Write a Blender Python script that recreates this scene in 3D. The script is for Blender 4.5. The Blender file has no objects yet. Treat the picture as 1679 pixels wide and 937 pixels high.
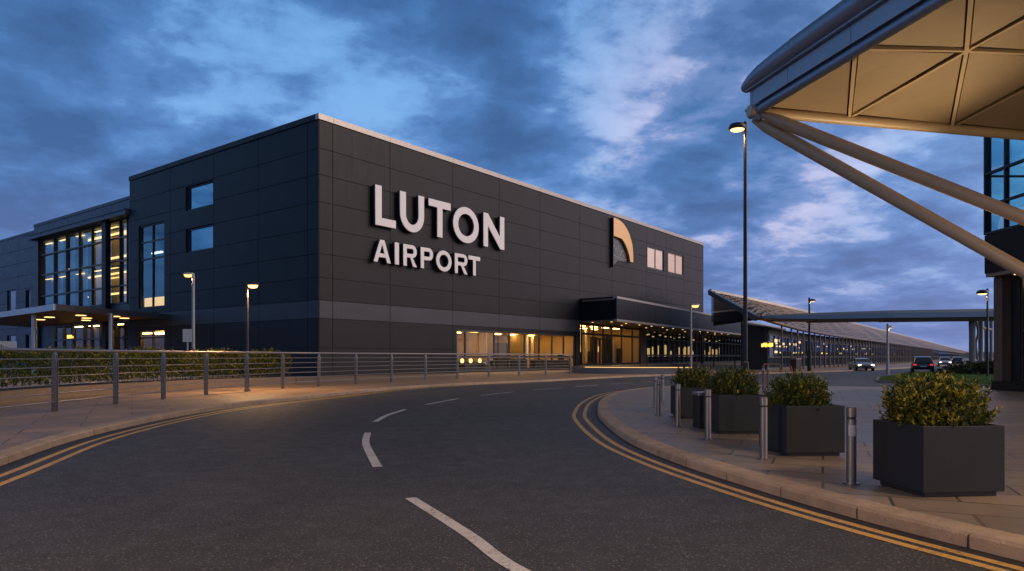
import bpy, bmesh, math, random
from mathutils import Vector, Matrix
from mathutils import geometry as mgeo

rnd = random.Random(7)
S = bpy.context.scene
COL = S.collection
K, CX, HZ, EYE = 1141.0, 839.5, 585.0, 1.5      # lens (px), principal column, horizon row, eye height


def G(px, py, z=0.0):
    Y = (EYE - z) * K / (py - HZ)
    return Vector(((px - CX) / K * Y, Y, z))


def P(px, py, Y):
    return Vector(((px - CX) / K * Y, Y, EYE + (HZ - py) / K * Y))


def hit(px, py, o, d):
    kx = (px - CX) / K
    t = (kx * o[1] - o[0]) / (d[0] - kx * d[1])
    Y = o[1] + t * d[1]
    return t, EYE + (HZ - py) / K * Y


# ------------------------------------------------------------------ objects
def thing(name, label, cat, loc=(0, 0, 0), rotz=0.0, group=None):
    o = bpy.data.objects.new(name, None)
    COL.objects.link(o)
    o.empty_display_size = 0.2
    o.location = loc
    o.rotation_euler = (0, 0, rotz)
    o['label'] = label
    o['category'] = cat
    if group:
        o['group'] = group
    return o


def tag(o, label=None, cat=None, group=None, kind=None):
    if label: o['label'] = label
    if cat: o['category'] = cat
    if group: o['group'] = group
    if kind: o['kind'] = kind
    return o


def copy_tree(o, parent=None):
    c = o.copy()
    COL.objects.link(c)
    c.parent = parent
    for ch in [x for x in bpy.data.objects if x.parent == o]:
        copy_tree(ch, c)
    return c


def root_inv(p):
    m = Matrix.Identity(4)
    chain = []
    while p is not None:
        chain.append(p)
        p = p.parent
    for q in reversed(chain):
        m = m @ (Matrix.Translation(q.location) @ q.rotation_euler.to_matrix().to_4x4())
    return m.inverted()


class MB:
    def __init__(self):
        self.v, self.f, self.m = [], [], []
        self.cut = []

    def poly(self, pts, mi=0):
        i = len(self.v)
        self.v += [Vector(p) for p in pts]
        self.f.append(tuple(range(i, i + len(pts))))
        self.m.append(mi)

    def mesh(self, vs, fs, mi=0):
        self.cut.append((len(self.v), len(self.f)))
        i = len(self.v)
        self.v += [Vector(p) for p in vs]
        for f in fs:
            self.f.append(tuple(i + k for k in f))
            self.m.append(mi)

    def box(self, x0, x1, y0, y1, z0, z1, mi=0):
        vs = [(x0, y0, z0), (x1, y0, z0), (x1, y1, z0), (x0, y1, z0), (x0, y0, z1), (x1, y0, z1), (x1, y1, z1), (x0, y1, z1)]
        self.mesh(vs, [(0, 3, 2, 1), (4, 5, 6, 7), (0, 1, 5, 4), (1, 2, 6, 5), (2, 3, 7, 6), (3, 0, 4, 7)], mi)

    def beam(self, p, q, w, h, up=(0, 0, 1), mi=0):
        """rectangular bar from p to q, width w across, height h along up"""
        p, q = Vector(p), Vector(q)
        d = (q - p).normalized()
        u = Vector(up)
        s = d.cross(u)
        if s.length < 1e-5:
            s = d.cross(Vector((1, 0, 0)))
        s.normalize()
        u = s.cross(d).normalized()
        vs = []
        for c in (p, q):
            for a, b in ((-1, -1), (1, -1), (1, 1), (-1, 1)):
                vs.append(c + s * (a * w / 2) + u * (b * h / 2))
        self.mesh(vs, [(0, 1, 2, 3), (7, 6, 5, 4), (0, 4, 5, 1), (1, 5, 6, 2), (2, 6, 7, 3), (3, 7, 4, 0)], mi)

    def tube(self, p, q, r, r2=None, n=12, mi=0, caps=True):
        self.pipe([p, q], [r, r if r2 is None else r2], n, mi, caps)

    def pipe(self, pts, r, n=10, mi=0, caps=True):
        pts = [Vector(p) for p in pts]
        rs = r if isinstance(r, (list, tuple)) else [r] * len(pts)
        vs, fs = [], []
        ref = None
        for k, p in enumerate(pts):
            if k == 0: d = pts[1] - pts[0]
            elif k == len(pts) - 1: d = pts[-1] - pts[-2]
            else: d = (pts[k + 1] - pts[k]).normalized() + (pts[k] - pts[k - 1]).normalized()
            d.normalize()
            if ref is None:
                ref = Vector((0, 0, 1)) if abs(d.z) < .9 else Vector((1, 0, 0))
            a = d.cross(ref).normalized()
            b = a.cross(d).normalized()
            for j in range(n):
                t = 2 * math.pi * j / n
                vs.append(p + (a * math.cos(t) + b * math.sin(t)) * rs[k])
        for k in range(len(pts) - 1):
            for j in range(n):
                j2 = (j + 1) % n
                fs.append((k * n + j, k * n + j2, (k + 1) * n + j2, (k + 1) * n + j))
        if caps:
            fs.append(tuple(range(n))[::-1])
            fs.append(tuple((len(pts) - 1) * n + j for j in range(n)))
        self.mesh(vs, fs, mi)

    def lathe(self, prof, c=(0, 0, 0), n=20, mi=0, axis=2):
        vs, fs = [], []
        c = Vector(c)
        for r, z in prof:
            for j in range(n):
                t = 2 * math.pi * j / n
                a, b = r * math.cos(t), r * math.sin(t)
                if axis == 2: vs.append(c + Vector((a, b, z)))
                elif axis == 1: vs.append(c + Vector((a, z, b)))
                else: vs.append(c + Vector((z, a, b)))
        for k in range(len(prof) - 1):
            for j in range(n):
                j2 = (j + 1) % n
                fs.append((k * n + j, k * n + j2, (k + 1) * n + j2, (k + 1) * n + j))
        fs.append(tuple(range(n))[::-1])
        fs.append(tuple((len(prof) - 1) * n + j for j in range(n)))
        self.mesh(vs, fs, mi)

    def prism(self, poly, z0, z1, mi=0):
        n = len(poly)
        vs = [(p[0], p[1], z0) for p in poly] + [(p[0], p[1], z1) for p in poly]
        fs = [(k, (k + 1) % n, n + (k + 1) % n, n + k) for k in range(n)]
        tris = mgeo.tessellate_polygon([[Vector((p[0], p[1], 0)) for p in poly]])
        for t in tris:
            fs.append(tuple(t))
            fs.append(tuple(n + k for k in reversed(t)))
        self.mesh(vs, fs, mi)

    def flat(self, poly, z, mi=0):
        vs = [Vector((p[0], p[1], z)) for p in poly]
        tris = mgeo.tessellate_polygon([[Vector((p[0], p[1], 0)) for p in poly]])
        fs = []
        for t in tris:
            a, b, c = (vs[k] for k in t)
            fs.append(tuple(t) if (b - a).cross(c - a).z > 0 else tuple(reversed(t)))
        self.mesh(vs, fs, mi)

    def build_each(self, name, mats, parent=None, **kw):
        """every solid that was added becomes a part of its own"""
        for (v0, f0), (v1, f1) in zip(self.cut, self.cut[1:] + [(len(self.v), len(self.f))]):
            q = MB()
            q.v = self.v[v0:v1]
            q.f = [tuple(k - v0 for k in f) for f in self.f[f0:f1]]
            q.m = self.m[f0:f1]
            o = q.build(name, mats, parent, **kw)
        return o

    def build(self, name, mats, parent=None, world=False, smooth=False, bevel=0.0, recalc=True, weld=False):
        me = bpy.data.meshes.new(name)
        vs = self.v
        if world and parent is not None:
            m = root_inv(parent)
            vs = [m @ v for v in vs]
        me.from_pydata([tuple(v) for v in vs], [], self.f)
        if not isinstance(mats, (list, tuple)):
            mats = [mats]
        for m in mats:
            me.materials.append(m)
        if len(mats) > 1:
            me.polygons.foreach_set('material_index', self.m)
        if recalc or weld:
            bm = bmesh.new()
            bm.from_mesh(me)
            if weld:
                bmesh.ops.remove_doubles(bm, verts=bm.verts, dist=1e-4)
            if recalc:
                bmesh.ops.recalc_face_normals(bm, faces=bm.faces)
            bm.to_mesh(me)
            bm.free()
        if smooth:
            me.polygons.foreach_set('use_smooth', [True] * len(me.polygons))
            try:
                me.set_sharp_from_angle(angle=math.radians(38))
            except Exception:
                pass
        me.update()
        o = bpy.data.objects.new(name, me)
        COL.objects.link(o)
        o.parent = parent
        if bevel:
            b = o.modifiers.new('bevel', 'BEVEL')
            b.width = bevel
            b.segments = 2
            b.limit_method = 'ANGLE'
        return o


def catmull(pts, n=12):
    pts = [Vector(p) for p in pts]
    q = [pts[0] * 2 - pts[1]] + pts + [pts[-1] * 2 - pts[-2]]
    out = []
    for i in range(1, len(q) - 2):
        for k in range(n):
            t = k / n
            a, b, c, d = q[i - 1], q[i], q[i + 1], q[i + 2]
            out.append(.5 * ((2 * b) + (c - a) * t + (2 * a - 5 * b + 4 * c - d) * t * t + (3 * b - a - 3 * c + d) * t ** 3))
    out.append(pts[-1])
    return out


def resample(pts, step):
    out = [pts[0].copy()]
    acc = 0.0
    for a, b in zip(pts, pts[1:]):
        L = (b - a).length
        pos = 0.0
        while acc + (L - pos) >= step:
            pos += step - acc
            acc = 0.0
            out.append(a.lerp(b, pos / L))
        acc += L - pos
    return out


def smooth_line(pts, it=2):
    for _ in range(it):
        pts = [pts[0]] + [(pts[i - 1] + pts[i] * 2 + pts[i + 1]) / 4 for i in range(1, len(pts) - 1)] + [pts[-1]]
    return pts


def offs(pts, d):
    """offset polyline in plan, +d to the left of travel; d may be a function of the index"""
    out = []
    for i, p in enumerate(pts):
        a = pts[max(0, i - 1)]
        b = pts[min(len(pts) - 1, i + 1)]
        t = Vector((b.x - a.x, b.y - a.y, 0)).normalized()
        dd = d(i) if callable(d) else d
        out.append(Vector((p.x - t.y * dd, p.y + t.x * dd, p.z)))
    return out


# ------------------------------------------------------------------ materials
def new_mat(name):
    m = bpy.data.materials.new(name)
    m.use_nodes = True
    nt = m.node_tree
    nt.nodes.clear()
    out = nt.nodes.new('ShaderNodeOutputMaterial')
    return m, nt, out


def N(nt, t, **kw):
    n = nt.nodes.new(t)
    for k, v in kw.items():
        if k in n.inputs.keys():
            n.inputs[k].default_value = v
        else:
            setattr(n, k, v)
    return n


def math_n(nt, op, a, b=None, c=None, clamp=False):
    n = nt.nodes.new('ShaderNodeMath')
    n.operation = op
    n.use_clamp = clamp
    for i, x in enumerate((a, b, c)):
        if x is None: continue
        if isinstance(x, (int, float)): n.inputs[i].default_value = x
        else: nt.links.new(x, n.inputs[i])
    return n.outputs[0]


def mixc(nt, fac, a, b, mode='MIX'):
    n = nt.nodes.new('ShaderNodeMix')
    n.data_type = 'RGBA'
    n.blend_type = mode
    for s, x in ((n.inputs[0], fac), (n.inputs[6], a), (n.inputs[7], b)):
        if isinstance(x, (int, float)): s.default_value = x
        elif isinstance(x, (tuple, list)): s.default_value = (*x[:3], 1)
        else: nt.links.new(x, s)
    return n.outputs[2]


def ramp(nt, fac, stops):
    n = nt.nodes.new('ShaderNodeValToRGB')
    cr = n.color_ramp
    while len(cr.elements) < len(stops):
        cr.elements.new(.5)
    for e, (p, c) in zip(cr.elements, stops):
        e.position = p
        e.color = (*c[:3], 1) if isinstance(c, (tuple, list)) else (c, c, c, 1)
    nt.links.new(fac, n.inputs[0])
    return n.outputs[0]


def coords(nt, scale=(1, 1, 1), rot=(0, 0, 0), kind='Object'):
    tc = nt.nodes.new('ShaderNodeTexCoord')
    mp = nt.nodes.new('ShaderNodeMapping')
    mp.inputs['Scale'].default_value = scale
    mp.inputs['Rotation'].default_value = rot
    nt.links.new(tc.outputs[kind], mp.inputs[0])
    return mp.outputs[0]


def noise(nt, vec, scale, detail=4, rough=.55, dist=0.0):
    n = nt.nodes.new('ShaderNodeTexNoise')
    n.inputs['Scale'].default_value = scale
    n.inputs['Detail'].default_value = detail
    n.inputs['Roughness'].default_value = rough
    n.inputs['Distortion'].default_value = dist
    nt.links.new(vec, n.inputs['Vector'])
    return n.outputs['Fac']


def simple(name, col, rough=.5, metal=0.0, var=.12, scale=3.0, bump=0.0, bscale=40.0, spec=.5, island=0.0, coat=0.0, stretch=(1, 1, 1)):
    """painted / metal / stone surface with a soft noise in colour and gloss"""
    m, nt, out = new_mat(name)
    b = N(nt, 'ShaderNodeBsdfPrincipled')
    vec = coords(nt, stretch)
    nz = noise(nt, vec, scale, 5, .6)
    f = math_n(nt, 'MULTIPLY_ADD', nz, 2 * var, 1 - var)
    if island:
        ge = nt.nodes.new('ShaderNodeNewGeometry')
        f = math_n(nt, 'MULTIPLY', f, math_n(nt, 'MULTIPLY_ADD', ge.outputs['Random Per Island'], 2 * island, 1 - island))
    c = mixc(nt, 1.0, col, (1, 1, 1), 'MULTIPLY')
    vm = nt.nodes.new('ShaderNodeVectorMath')
    vm.operation = 'SCALE'
    vm.inputs[0].default_value = col[:3]
    nt.links.new(f, vm.inputs['Scale'])
    nt.links.new(vm.outputs[0], b.inputs['Base Color'])
    r = math_n(nt, 'MULTIPLY_ADD', noise(nt, vec, scale * 2.3, 4), .3, rough - .15, clamp=True)
    nt.links.new(r, b.inputs['Roughness'])
    b.inputs['Metallic'].default_value = metal
    b.inputs['Specular IOR Level'].default_value = spec
    b.inputs['Coat Weight'].default_value = coat
    if bump:
        bp = N(nt, 'ShaderNodeBump')
        bp.inputs['Strength'].default_value = bump
        bp.inputs['Distance'].default_value = .02
        nt.links.new(noise(nt, vec, bscale, 4), bp.inputs['Height'])
        nt.links.new(bp.outputs[0], b.inputs['Normal'])
    nt.links.new(b.outputs[0], out.inputs[0])
    return m


def cladding(name, col, rough, spec, isl=.06):
    m, nt, out = new_mat(name)
    b = N(nt, 'ShaderNodeBsdfPrincipled')
    v = coords(nt)
    ge = nt.nodes.new('ShaderNodeNewGeometry')
    streak = noise(nt, coords(nt, (1, 1, .05)), 5.0, 5, .65)
    cloudy = noise(nt, v, .35, 4, .6)
    f = math_n(nt, 'MULTIPLY_ADD', ge.outputs['Random Per Island'], 2 * isl, 1 - isl)
    f = math_n(nt, 'MULTIPLY', f, math_n(nt, 'MULTIPLY_ADD', streak, .34, .83))
    f = math_n(nt, 'MULTIPLY', f, math_n(nt, 'MULTIPLY_ADD', cloudy, .4, .8))
    vm = nt.nodes.new('ShaderNodeVectorMath'); vm.operation = 'SCALE'
    vm.inputs[0].default_value = col
    nt.links.new(f, vm.inputs['Scale'])
    nt.links.new(vm.outputs[0], b.inputs['Base Color'])
    nt.links.new(math_n(nt, 'MULTIPLY_ADD', streak, .25, rough - .12), b.inputs['Roughness'])
    b.inputs['Specular IOR Level'].default_value = spec
    bp = N(nt, 'ShaderNodeBump')
    bp.inputs['Strength'].default_value = .25
    bp.inputs['Distance'].default_value = .06
    nt.links.new(noise(nt, v, .8, 2, .4), bp.inputs['Height'])
    nt.links.new(bp.outputs[0], b.inputs['Normal'])
    nt.links.new(b.outputs[0], out.inputs[0])
    return m


def emit(name, col, strength):
    m, nt, out = new_mat(name)
    e = N(nt, 'ShaderNodeEmission')
    e.inputs[0].default_value = (*col, 1)
    e.inputs[1].default_value = strength
    nt.links.new(e.outputs[0], out.inputs[0])
    return m


def glass(name, tint=(.75, .8, .82), refl=1.3, base=.05, wave=0.0, rc=(.95, .97, 1)):
    m, nt, out = new_mat(name)
    tr = N(nt, 'ShaderNodeBsdfTransparent')
    tr.inputs[0].default_value = (*tint, 1)
    gl = N(nt, 'ShaderNodeBsdfGlossy')
    gl.inputs['Roughness'].default_value = .02
    gl.inputs[0].default_value = (*rc, 1)
    lw = N(nt, 'ShaderNodeLayerWeight')
    lw.inputs[0].default_value = .5
    f = math_n(nt, 'MULTIPLY_ADD', math_n(nt, 'POWER', lw.outputs['Facing'], 4.0), refl, base, clamp=True)
    if wave:
        bp = N(nt, 'ShaderNodeBump')
        bp.inputs['Strength'].default_value = wave
        bp.inputs['Distance'].default_value = .05
        nt.links.new(noise(nt, coords(nt), .5, 2), bp.inputs['Height'])
        nt.links.new(bp.outputs[0], gl.inputs['Normal'])
    mx = N(nt, 'ShaderNodeMixShader')
    nt.links.new(f, mx.inputs[0])
    nt.links.new(tr.outputs[0], mx.inputs[1])
    nt.links.new(gl.outputs[0], mx.inputs[2])
    nt.links.new(mx.outputs[0], out.inputs[0])
    return m


def leaf_mat(name, c1, c2):
    m, nt, out = new_mat(name)
    b = N(nt, 'ShaderNodeBsdfPrincipled')
    ge = nt.nodes.new('ShaderNodeNewGeometry')
    c = mixc(nt, ge.outputs['Random Per Island'], c1, c2)
    nt.links.new(c, b.inputs['Base Color'])
    b.inputs['Roughness'].default_value = .45
    b.inputs['Specular IOR Level'].default_value = .4
    t = N(nt, 'ShaderNodeBsdfTranslucent')
    nt.links.new(c, t.inputs[0])
    mx = N(nt, 'ShaderNodeMixShader')
    mx.inputs[0].default_value = .25
    nt.links.new(b.outputs[0], mx.inputs[1])
    nt.links.new(t.outputs[0], mx.inputs[2])
    nt.links.new(mx.outputs[0], out.inputs[0])
    return m


def asphalt_mat():
    m, nt, out = new_mat('asphalt')
    b = N(nt, 'ShaderNodeBsdfPrincipled')
    b.inputs['Specular IOR Level'].default_value = .34
    v = coords(nt)
    big = noise(nt, v, .30, 6, .68, .8)
    mid = noise(nt, v, 3.0, 5, .65)
    fine = noise(nt, v, 50.0, 4, .75)
    vo = N(nt, 'ShaderNodeTexVoronoi')
    vo.inputs['Scale'].default_value = 48.0
    nt.links.new(v, vo.inputs['Vector'])
    base = mixc(nt, ramp(nt, big, [(.3, 0.0), (.7, 1.0)]), (.056, .0535, .052), (.105, .099, .094))
    base = mixc(nt, math_n(nt, 'MULTIPLY', ramp(nt, mid, [(.35, 0.0), (.7, 1.0)]), .45), base, (.042, .040, .039))
    base = mixc(nt, ramp(nt, fine, [(.36, .95), (.58, 0.0)]), base, (.014, .0135, .014))
    sepc = nt.nodes.new('ShaderNodeSeparateColor')
    nt.links.new(vo.outputs['Color'], sepc.inputs[0])
    fleck = ramp(nt, sepc.outputs[0], [(.74, 0.0), (.86, 1.0)])
    near = ramp(nt, vo.outputs['Distance'], [(.25, 1.0), (.5, 0.0)])
    base = mixc(nt, math_n(nt, 'MULTIPLY', math_n(nt, 'MULTIPLY', fleck, near), .8), base, (.25, .235, .225))
    nt.links.new(base, b.inputs['Base Color'])
    r = math_n(nt, 'MULTIPLY_ADD', mid, .3, .44)
    nt.links.new(r, b.inputs['Roughness'])
    bp = N(nt, 'ShaderNodeBump')
    bp.inputs['Strength'].default_value = .7
    bp.inputs['Distance'].default_value = .012
    nt.links.new(math_n(nt, 'ADD', fine, math_n(nt, 'MULTIPLY', vo.outputs['Distance'], -.6)), bp.inputs['Height'])
    nt.links.new(bp.outputs[0], b.inputs['Normal'])
    nt.links.new(b.outputs[0], out.inputs[0])
    return m


def paving_mat(name, c1, c2, rot, w, h, joint=.012, rough=.6):
    m, nt, out = new_mat(name)
    b = N(nt, 'ShaderNodeBsdfPrincipled')
    v0 = coords(nt)
    v = coords(nt, rot=(0, 0, rot))
    br = N(nt, 'ShaderNodeTexBrick')
    br.inputs['Color1'].default_value = (*c1, 1)
    br.inputs['Color2'].default_value = (*c2, 1)
    br.inputs['Mortar'].default_value = (.018, .015, .013, 1)
    br.inputs['Scale'].default_value = 1.0
    br.inputs['Mortar Size'].default_value = joint
    br.inputs['Mortar Smooth'].default_value = .2
    br.inputs['Brick Width'].default_value = w
    br.inputs['Row Height'].default_value = h
    nt.links.new(v, br.inputs['Vector'])
    st = noise(nt, v0, .7, 6, .65, .5)
    st2 = noise(nt, v0, 9.0, 5, .65)
    c = mixc(nt, ramp(nt, st, [(.34, .85), (.60, 0.0)]), br.outputs['Color'], (c1[0] * .42, c1[1] * .45, c1[2] * .47))
    c = mixc(nt, ramp(nt, st2, [(.4, .4), (.65, 0.0)]), c, (c1[0] * .6, c1[1] * .6, c1[2] * .6))
    nt.links.new(c, b.inputs['Base Color'])
    nt.links.new(math_n(nt, 'MULTIPLY_ADD', st, .45, rough - .32), b.inputs['Roughness'])
    bp = N(nt, 'ShaderNodeBump')
    bp.inputs['Strength'].default_value = .5
    bp.inputs['Distance'].default_value = .008
    hgt = math_n(nt, 'ADD', math_n(nt, 'MULTIPLY', br.outputs['Fac'], -1.0), math_n(nt, 'MULTIPLY', noise(nt, v0, 60, 4), .5))
    nt.links.new(hgt, bp.inputs['Height'])
    nt.links.new(bp.outputs[0], b.inputs['Normal'])
    nt.links.new(b.outputs[0], out.inputs[0])
    return m


def paint_mat(name, col, worn):
    m, nt, out = new_mat(name)
    b = N(nt, 'ShaderNodeBsdfPrincipled')
    v = coords(nt)
    w = noise(nt, v, 26, 6, .75)
    w2 = noise(nt, v, 2.2, 4, .6)
    f = ramp(nt, math_n(nt, 'ADD', math_n(nt, 'MULTIPLY', w, .7), math_n(nt, 'MULTIPLY', w2, .3)), [(.38, .9), (.50, .0)])
    c = mixc(nt, f, col, worn)
    nt.links.new(c, b.inputs['Base Color'])
    b.inputs['Roughness'].default_value = .6
    bp = N(nt, 'ShaderNodeBump')
    bp.inputs['Strength'].default_value = .35
    bp.inputs['Distance'].default_value = .01
    nt.links.new(noise(nt, v, 55, 3, .7), bp.inputs['Height'])
    nt.links.new(bp.outputs[0], b.inputs['Normal'])
    nt.links.new(b.outputs[0], out.inputs[0])
    return m


M = {}
M['asphalt'] = asphalt_mat()
M['gutter'] = paint_mat('gutter_dirt', (.018, .016, .015), (.05, .045, .042))
M['paving'] = paving_mat('sandstone_paving', (.33, .245, .175), (.20, .148, .106), .42, 1.2, .6, .017)
M['paving_left'] = paving_mat('footway_paving', (.40, .255, .15), (.30, .195, .12), -.5, 1.8, .9, .016)
M['kerb'] = simple('kerb_stone', (.38, .275, .185), .75, var=.5, scale=4, bump=.8, bscale=45, island=.12)
M['yellow'] = paint_mat('yellow_paint', (.60, .34, .085), (.16, .11, .06))
M['white'] = paint_mat('white_paint', (.55, .53, .51), (.14, .13, .125))
M['earth'] = simple('earth', (.05, .05, .04), .9, var=.3)
M['lawn'] = simple('lawn_turf', (.028, .075, .010), .95, var=.4, scale=2, bump=.6, bscale=30, spec=.05)
M['grass'] = leaf_mat('grass_blade', (.03, .08, .012), (.07, .13, .02))
M['hill'] = simple('hill_wood', (.03, .05, .06), .95, var=.3, scale=.05)
M['panel'] = cladding('charcoal_panel', (.0115, .0128, .0155), .44, .20)
M['band'] = cladding('grey_band_panel', (.050, .054, .064), .45, .25)
M['joint'] = simple('panel_joint', (.008, .008, .009), .8)
M['coping'] = simple('coping_metal', (.36, .33, .31), .42, metal=.55, var=.08)
M['blue_panel'] = simple('slate_blue_panel', (.042, .055, .085), .45, var=.06, scale=.8, island=.06)
M['dark'] = simple('dark_frame', (.012, .012, .014), .4)
M['frame'] = simple('window_frame', (.016, .017, .02), .38)
M['bronze'] = simple('bronze_fascia', (.12, .10, .085), .4, metal=.4)
M['alu'] = simple('aluminium', (.42, .41, .40), .35, metal=.9, var=.1)
M['steel'] = simple('brushed_steel', (.27, .25, .235), .40, metal=1.0, var=.18, scale=14, stretch=(1, 1, .06))
M['rail'] = simple('rail_steel', (.30, .27, .245), .33, metal=.9, var=.12, scale=6)
M['soffit'] = simple('soffit', (.22, .17, .12), .5, var=.1)
M['glass'] = glass('clear_glass', (.85, .86, .84), .7, .04)
M['glass_blue'] = glass('blue_coated_glass', (.62, .72, .76), .7, .20, .06, (.5, .82, .95))
M['glass_dark'] = glass('dark_glass', (.42, .48, .52), 1.0, .14)
M['mirror_blue'] = glass('blue_mirror_glass', (.25, .33, .38), .8, .40, .08, (.42, .78, .95))
M['mirror'] = glass('mirror_glass', (.25, .3, .34), .6, .40, .05, (1.0, .86, .72))
M['glass_con'] = glass('concourse_glass', (.5, .56, .6), .35, .10, 0, (.45, .65, 1.0))
M['glass_teal'] = glass('teal_glass', (.52, .82, .88), .4, .16, .05, (.62, .90, 1.0))
M['warm_wall'] = simple('warm_plaster', (.60, .44, .24), .8, var=.08, scale=.7)
M['tan'] = simple('tan_stone', (.42, .32, .2), .6, var=.15)
M['floor'] = simple('hall_floor', (.25, .21, .17), .3, var=.15)
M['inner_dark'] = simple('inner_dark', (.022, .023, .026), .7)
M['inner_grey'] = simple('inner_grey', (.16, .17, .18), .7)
M['furn'] = simple('dark_furniture', (.02, .018, .016), .5)
M['wood'] = simple('wood_counter', (.2, .11, .05), .45)
M['lamp_warm'] = emit('warm_light', (1.0, .60, .20), 3.2)
M['lamp_strip'] = emit('strip_light', (1.0, .58, .17), 20.0)
M['lamp_dim'] = emit('dim_light', (1.0, .58, .18), 1.8)
M['lamp_cool'] = emit('cool_strip', (.75, .9, 1.0), 3.0)
M['lens'] = emit('lamp_lens', (1.0, .56, .20), 3.4)
M['lens_soft'] = emit('lamp_lens_soft', (1.0, .60, .22), 1.8)
M['head_beam'] = emit('headlight', (1.0, .82, .58), 5.0)
M['tail_beam'] = emit('tail_light', (1.0, .05, .02), .9)
M['amber_sign'] = emit('amber_sign', (1.0, .55, .08), 2.6)
M['letter'] = simple('letter_face', (.86, .81, .78), .5, var=.05)
M['letter_side'] = simple('letter_return', (.03, .03, .033), .45)
M['letter_edge'] = simple('letter_edge', (.86, .83, .80), .4, var=.04)
M['gold'] = simple('gold_metal', (.60, .36, .16), .34, metal=.75, var=.1, scale=.6)
M['etched'] = simple('etched_panel', (.075, .075, .08), .35, metal=.4)
M['etch_line'] = simple('etched_line', (.62, .61, .60), .4)
M['planter'] = simple('planter_coating', (.0165, .0185, .0215), .5, var=.35, scale=1.6, bump=.06, bscale=120, spec=.28)
M['planter_in'] = simple('planter_liner', (.02, .02, .02), .8)
M['soil'] = simple('soil', (.03, .02, .014), .95, var=.4, bump=1.0, bscale=30)
M['black'] = simple('black_pole', (.012, .012, .013), .42)
M['grey_pole'] = simple('grey_pole', (.30, .29, .28), .45, metal=.5)
M['white_sign'] = simple('white_sign', (.35, .37, .40), .5)
M['canopy_skin'] = simple('canopy_soffit_skin', (.36, .28, .19), .55, var=.16, scale=.9, bump=.5, bscale=1.3)
M['canopy_rib'] = simple('canopy_rib', (.58, .45, .30), .42, var=.06)
M['canopy_gap'] = simple('canopy_gap', (.015, .012, .01), .8)
M['canopy_edge'] = simple('canopy_edge_metal', (.27, .32, .39), .38, metal=.35, var=.07)
M['canopy_plate'] = simple('canopy_plate', (.36, .41, .48), .45, metal=.2, var=.07)
M['strut'] = simple('strut_paint', (.52, .36, .21), .35, var=.06, spec=.5)
M['roof_dark'] = simple('roof_sheet', (.022, .022, .026), .45, metal=.3)
M['louvre'] = simple('roof_louvre', (.13, .082, .042), .40, metal=.7, var=.2, scale=.8)
M['deck'] = simple('deck_cladding', (.13, .17, .22), .4, metal=.3, var=.1)
M['leaf'] = leaf_mat('bush_leaf', (.024, .045, .007), (.058, .085, .012))
M['leaf_new'] = leaf_mat('new_leaf', (.20, .20, .014), (.47, .35, .024))  # yellow new growth on the shrubs, also lamp glow on the hedge
M['leaf_mid'] = leaf_mat('mid_leaf', (.06, .08, .010), (.13, .14, .016))
M['leaf_dark'] = leaf_mat('dark_leaf', (.012, .022, .008), (.03, .045, .014))
M['twig'] = simple('twig', (.06, .04, .025), .8)
M['stone_low'] = simple('low_wall_stone', (.17, .12, .08), .7, var=.25, scale=2, bump=.4)
M['concrete'] = simple('concrete', (.22, .20, .19), .7, var=.2, scale=1.5, bump=.2)
M['silver'] = simple('silver_paint', (.30, .29, .28), .3, metal=.6, coat=.6, var=.03)
M['navy'] = simple('navy_paint', (.012, .016, .028), .28, metal=.3, coat=.8, var=.03)
M['white_car'] = simple('pale_paint', (.40, .42, .45), .3, coat=.6, var=.03)
M['car_glass'] = simple('car_glass', (.02, .035, .05), .08, spec=.9)
M['tyre'] = simple('tyre', (.012, .012, .012), .8)
M['rim'] = simple('rim', (.3, .3, .3), .35, metal=.9)
M['plate'] = simple('number_plate', (.5, .5, .45), .5)
M['red'] = simple('red_plastic', (.35, .045, .035), .5)
M['orange_post'] = simple('weathered_post', (.22, .12, .07), .6)


# ------------------------------------------------------------------ camera
cam = bpy.data.cameras.new('camera')
cam.sensor_width = 36
cam.lens = 36 * K / 1679.0
cam.shift_y = (HZ - 468.5) / 1679.0
cam.clip_start = .05
cam.clip_end = 9000
co = bpy.data.objects.new('camera', cam)
COL.objects.link(co)
co.location = (0, 0, EYE)
co.rotation_euler = (math.radians(90), 0, 0)
S.camera = co

# ------------------------------------------------------------------ sky
SUN_AZ, SUN_EL = math.radians(97), math.radians(24)      # azimuth clockwise from +Y


def dir_px(px, py):
    v = Vector(((px - CX) / K, 1, (HZ - py) / K))
    return v.normalized()


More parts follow.
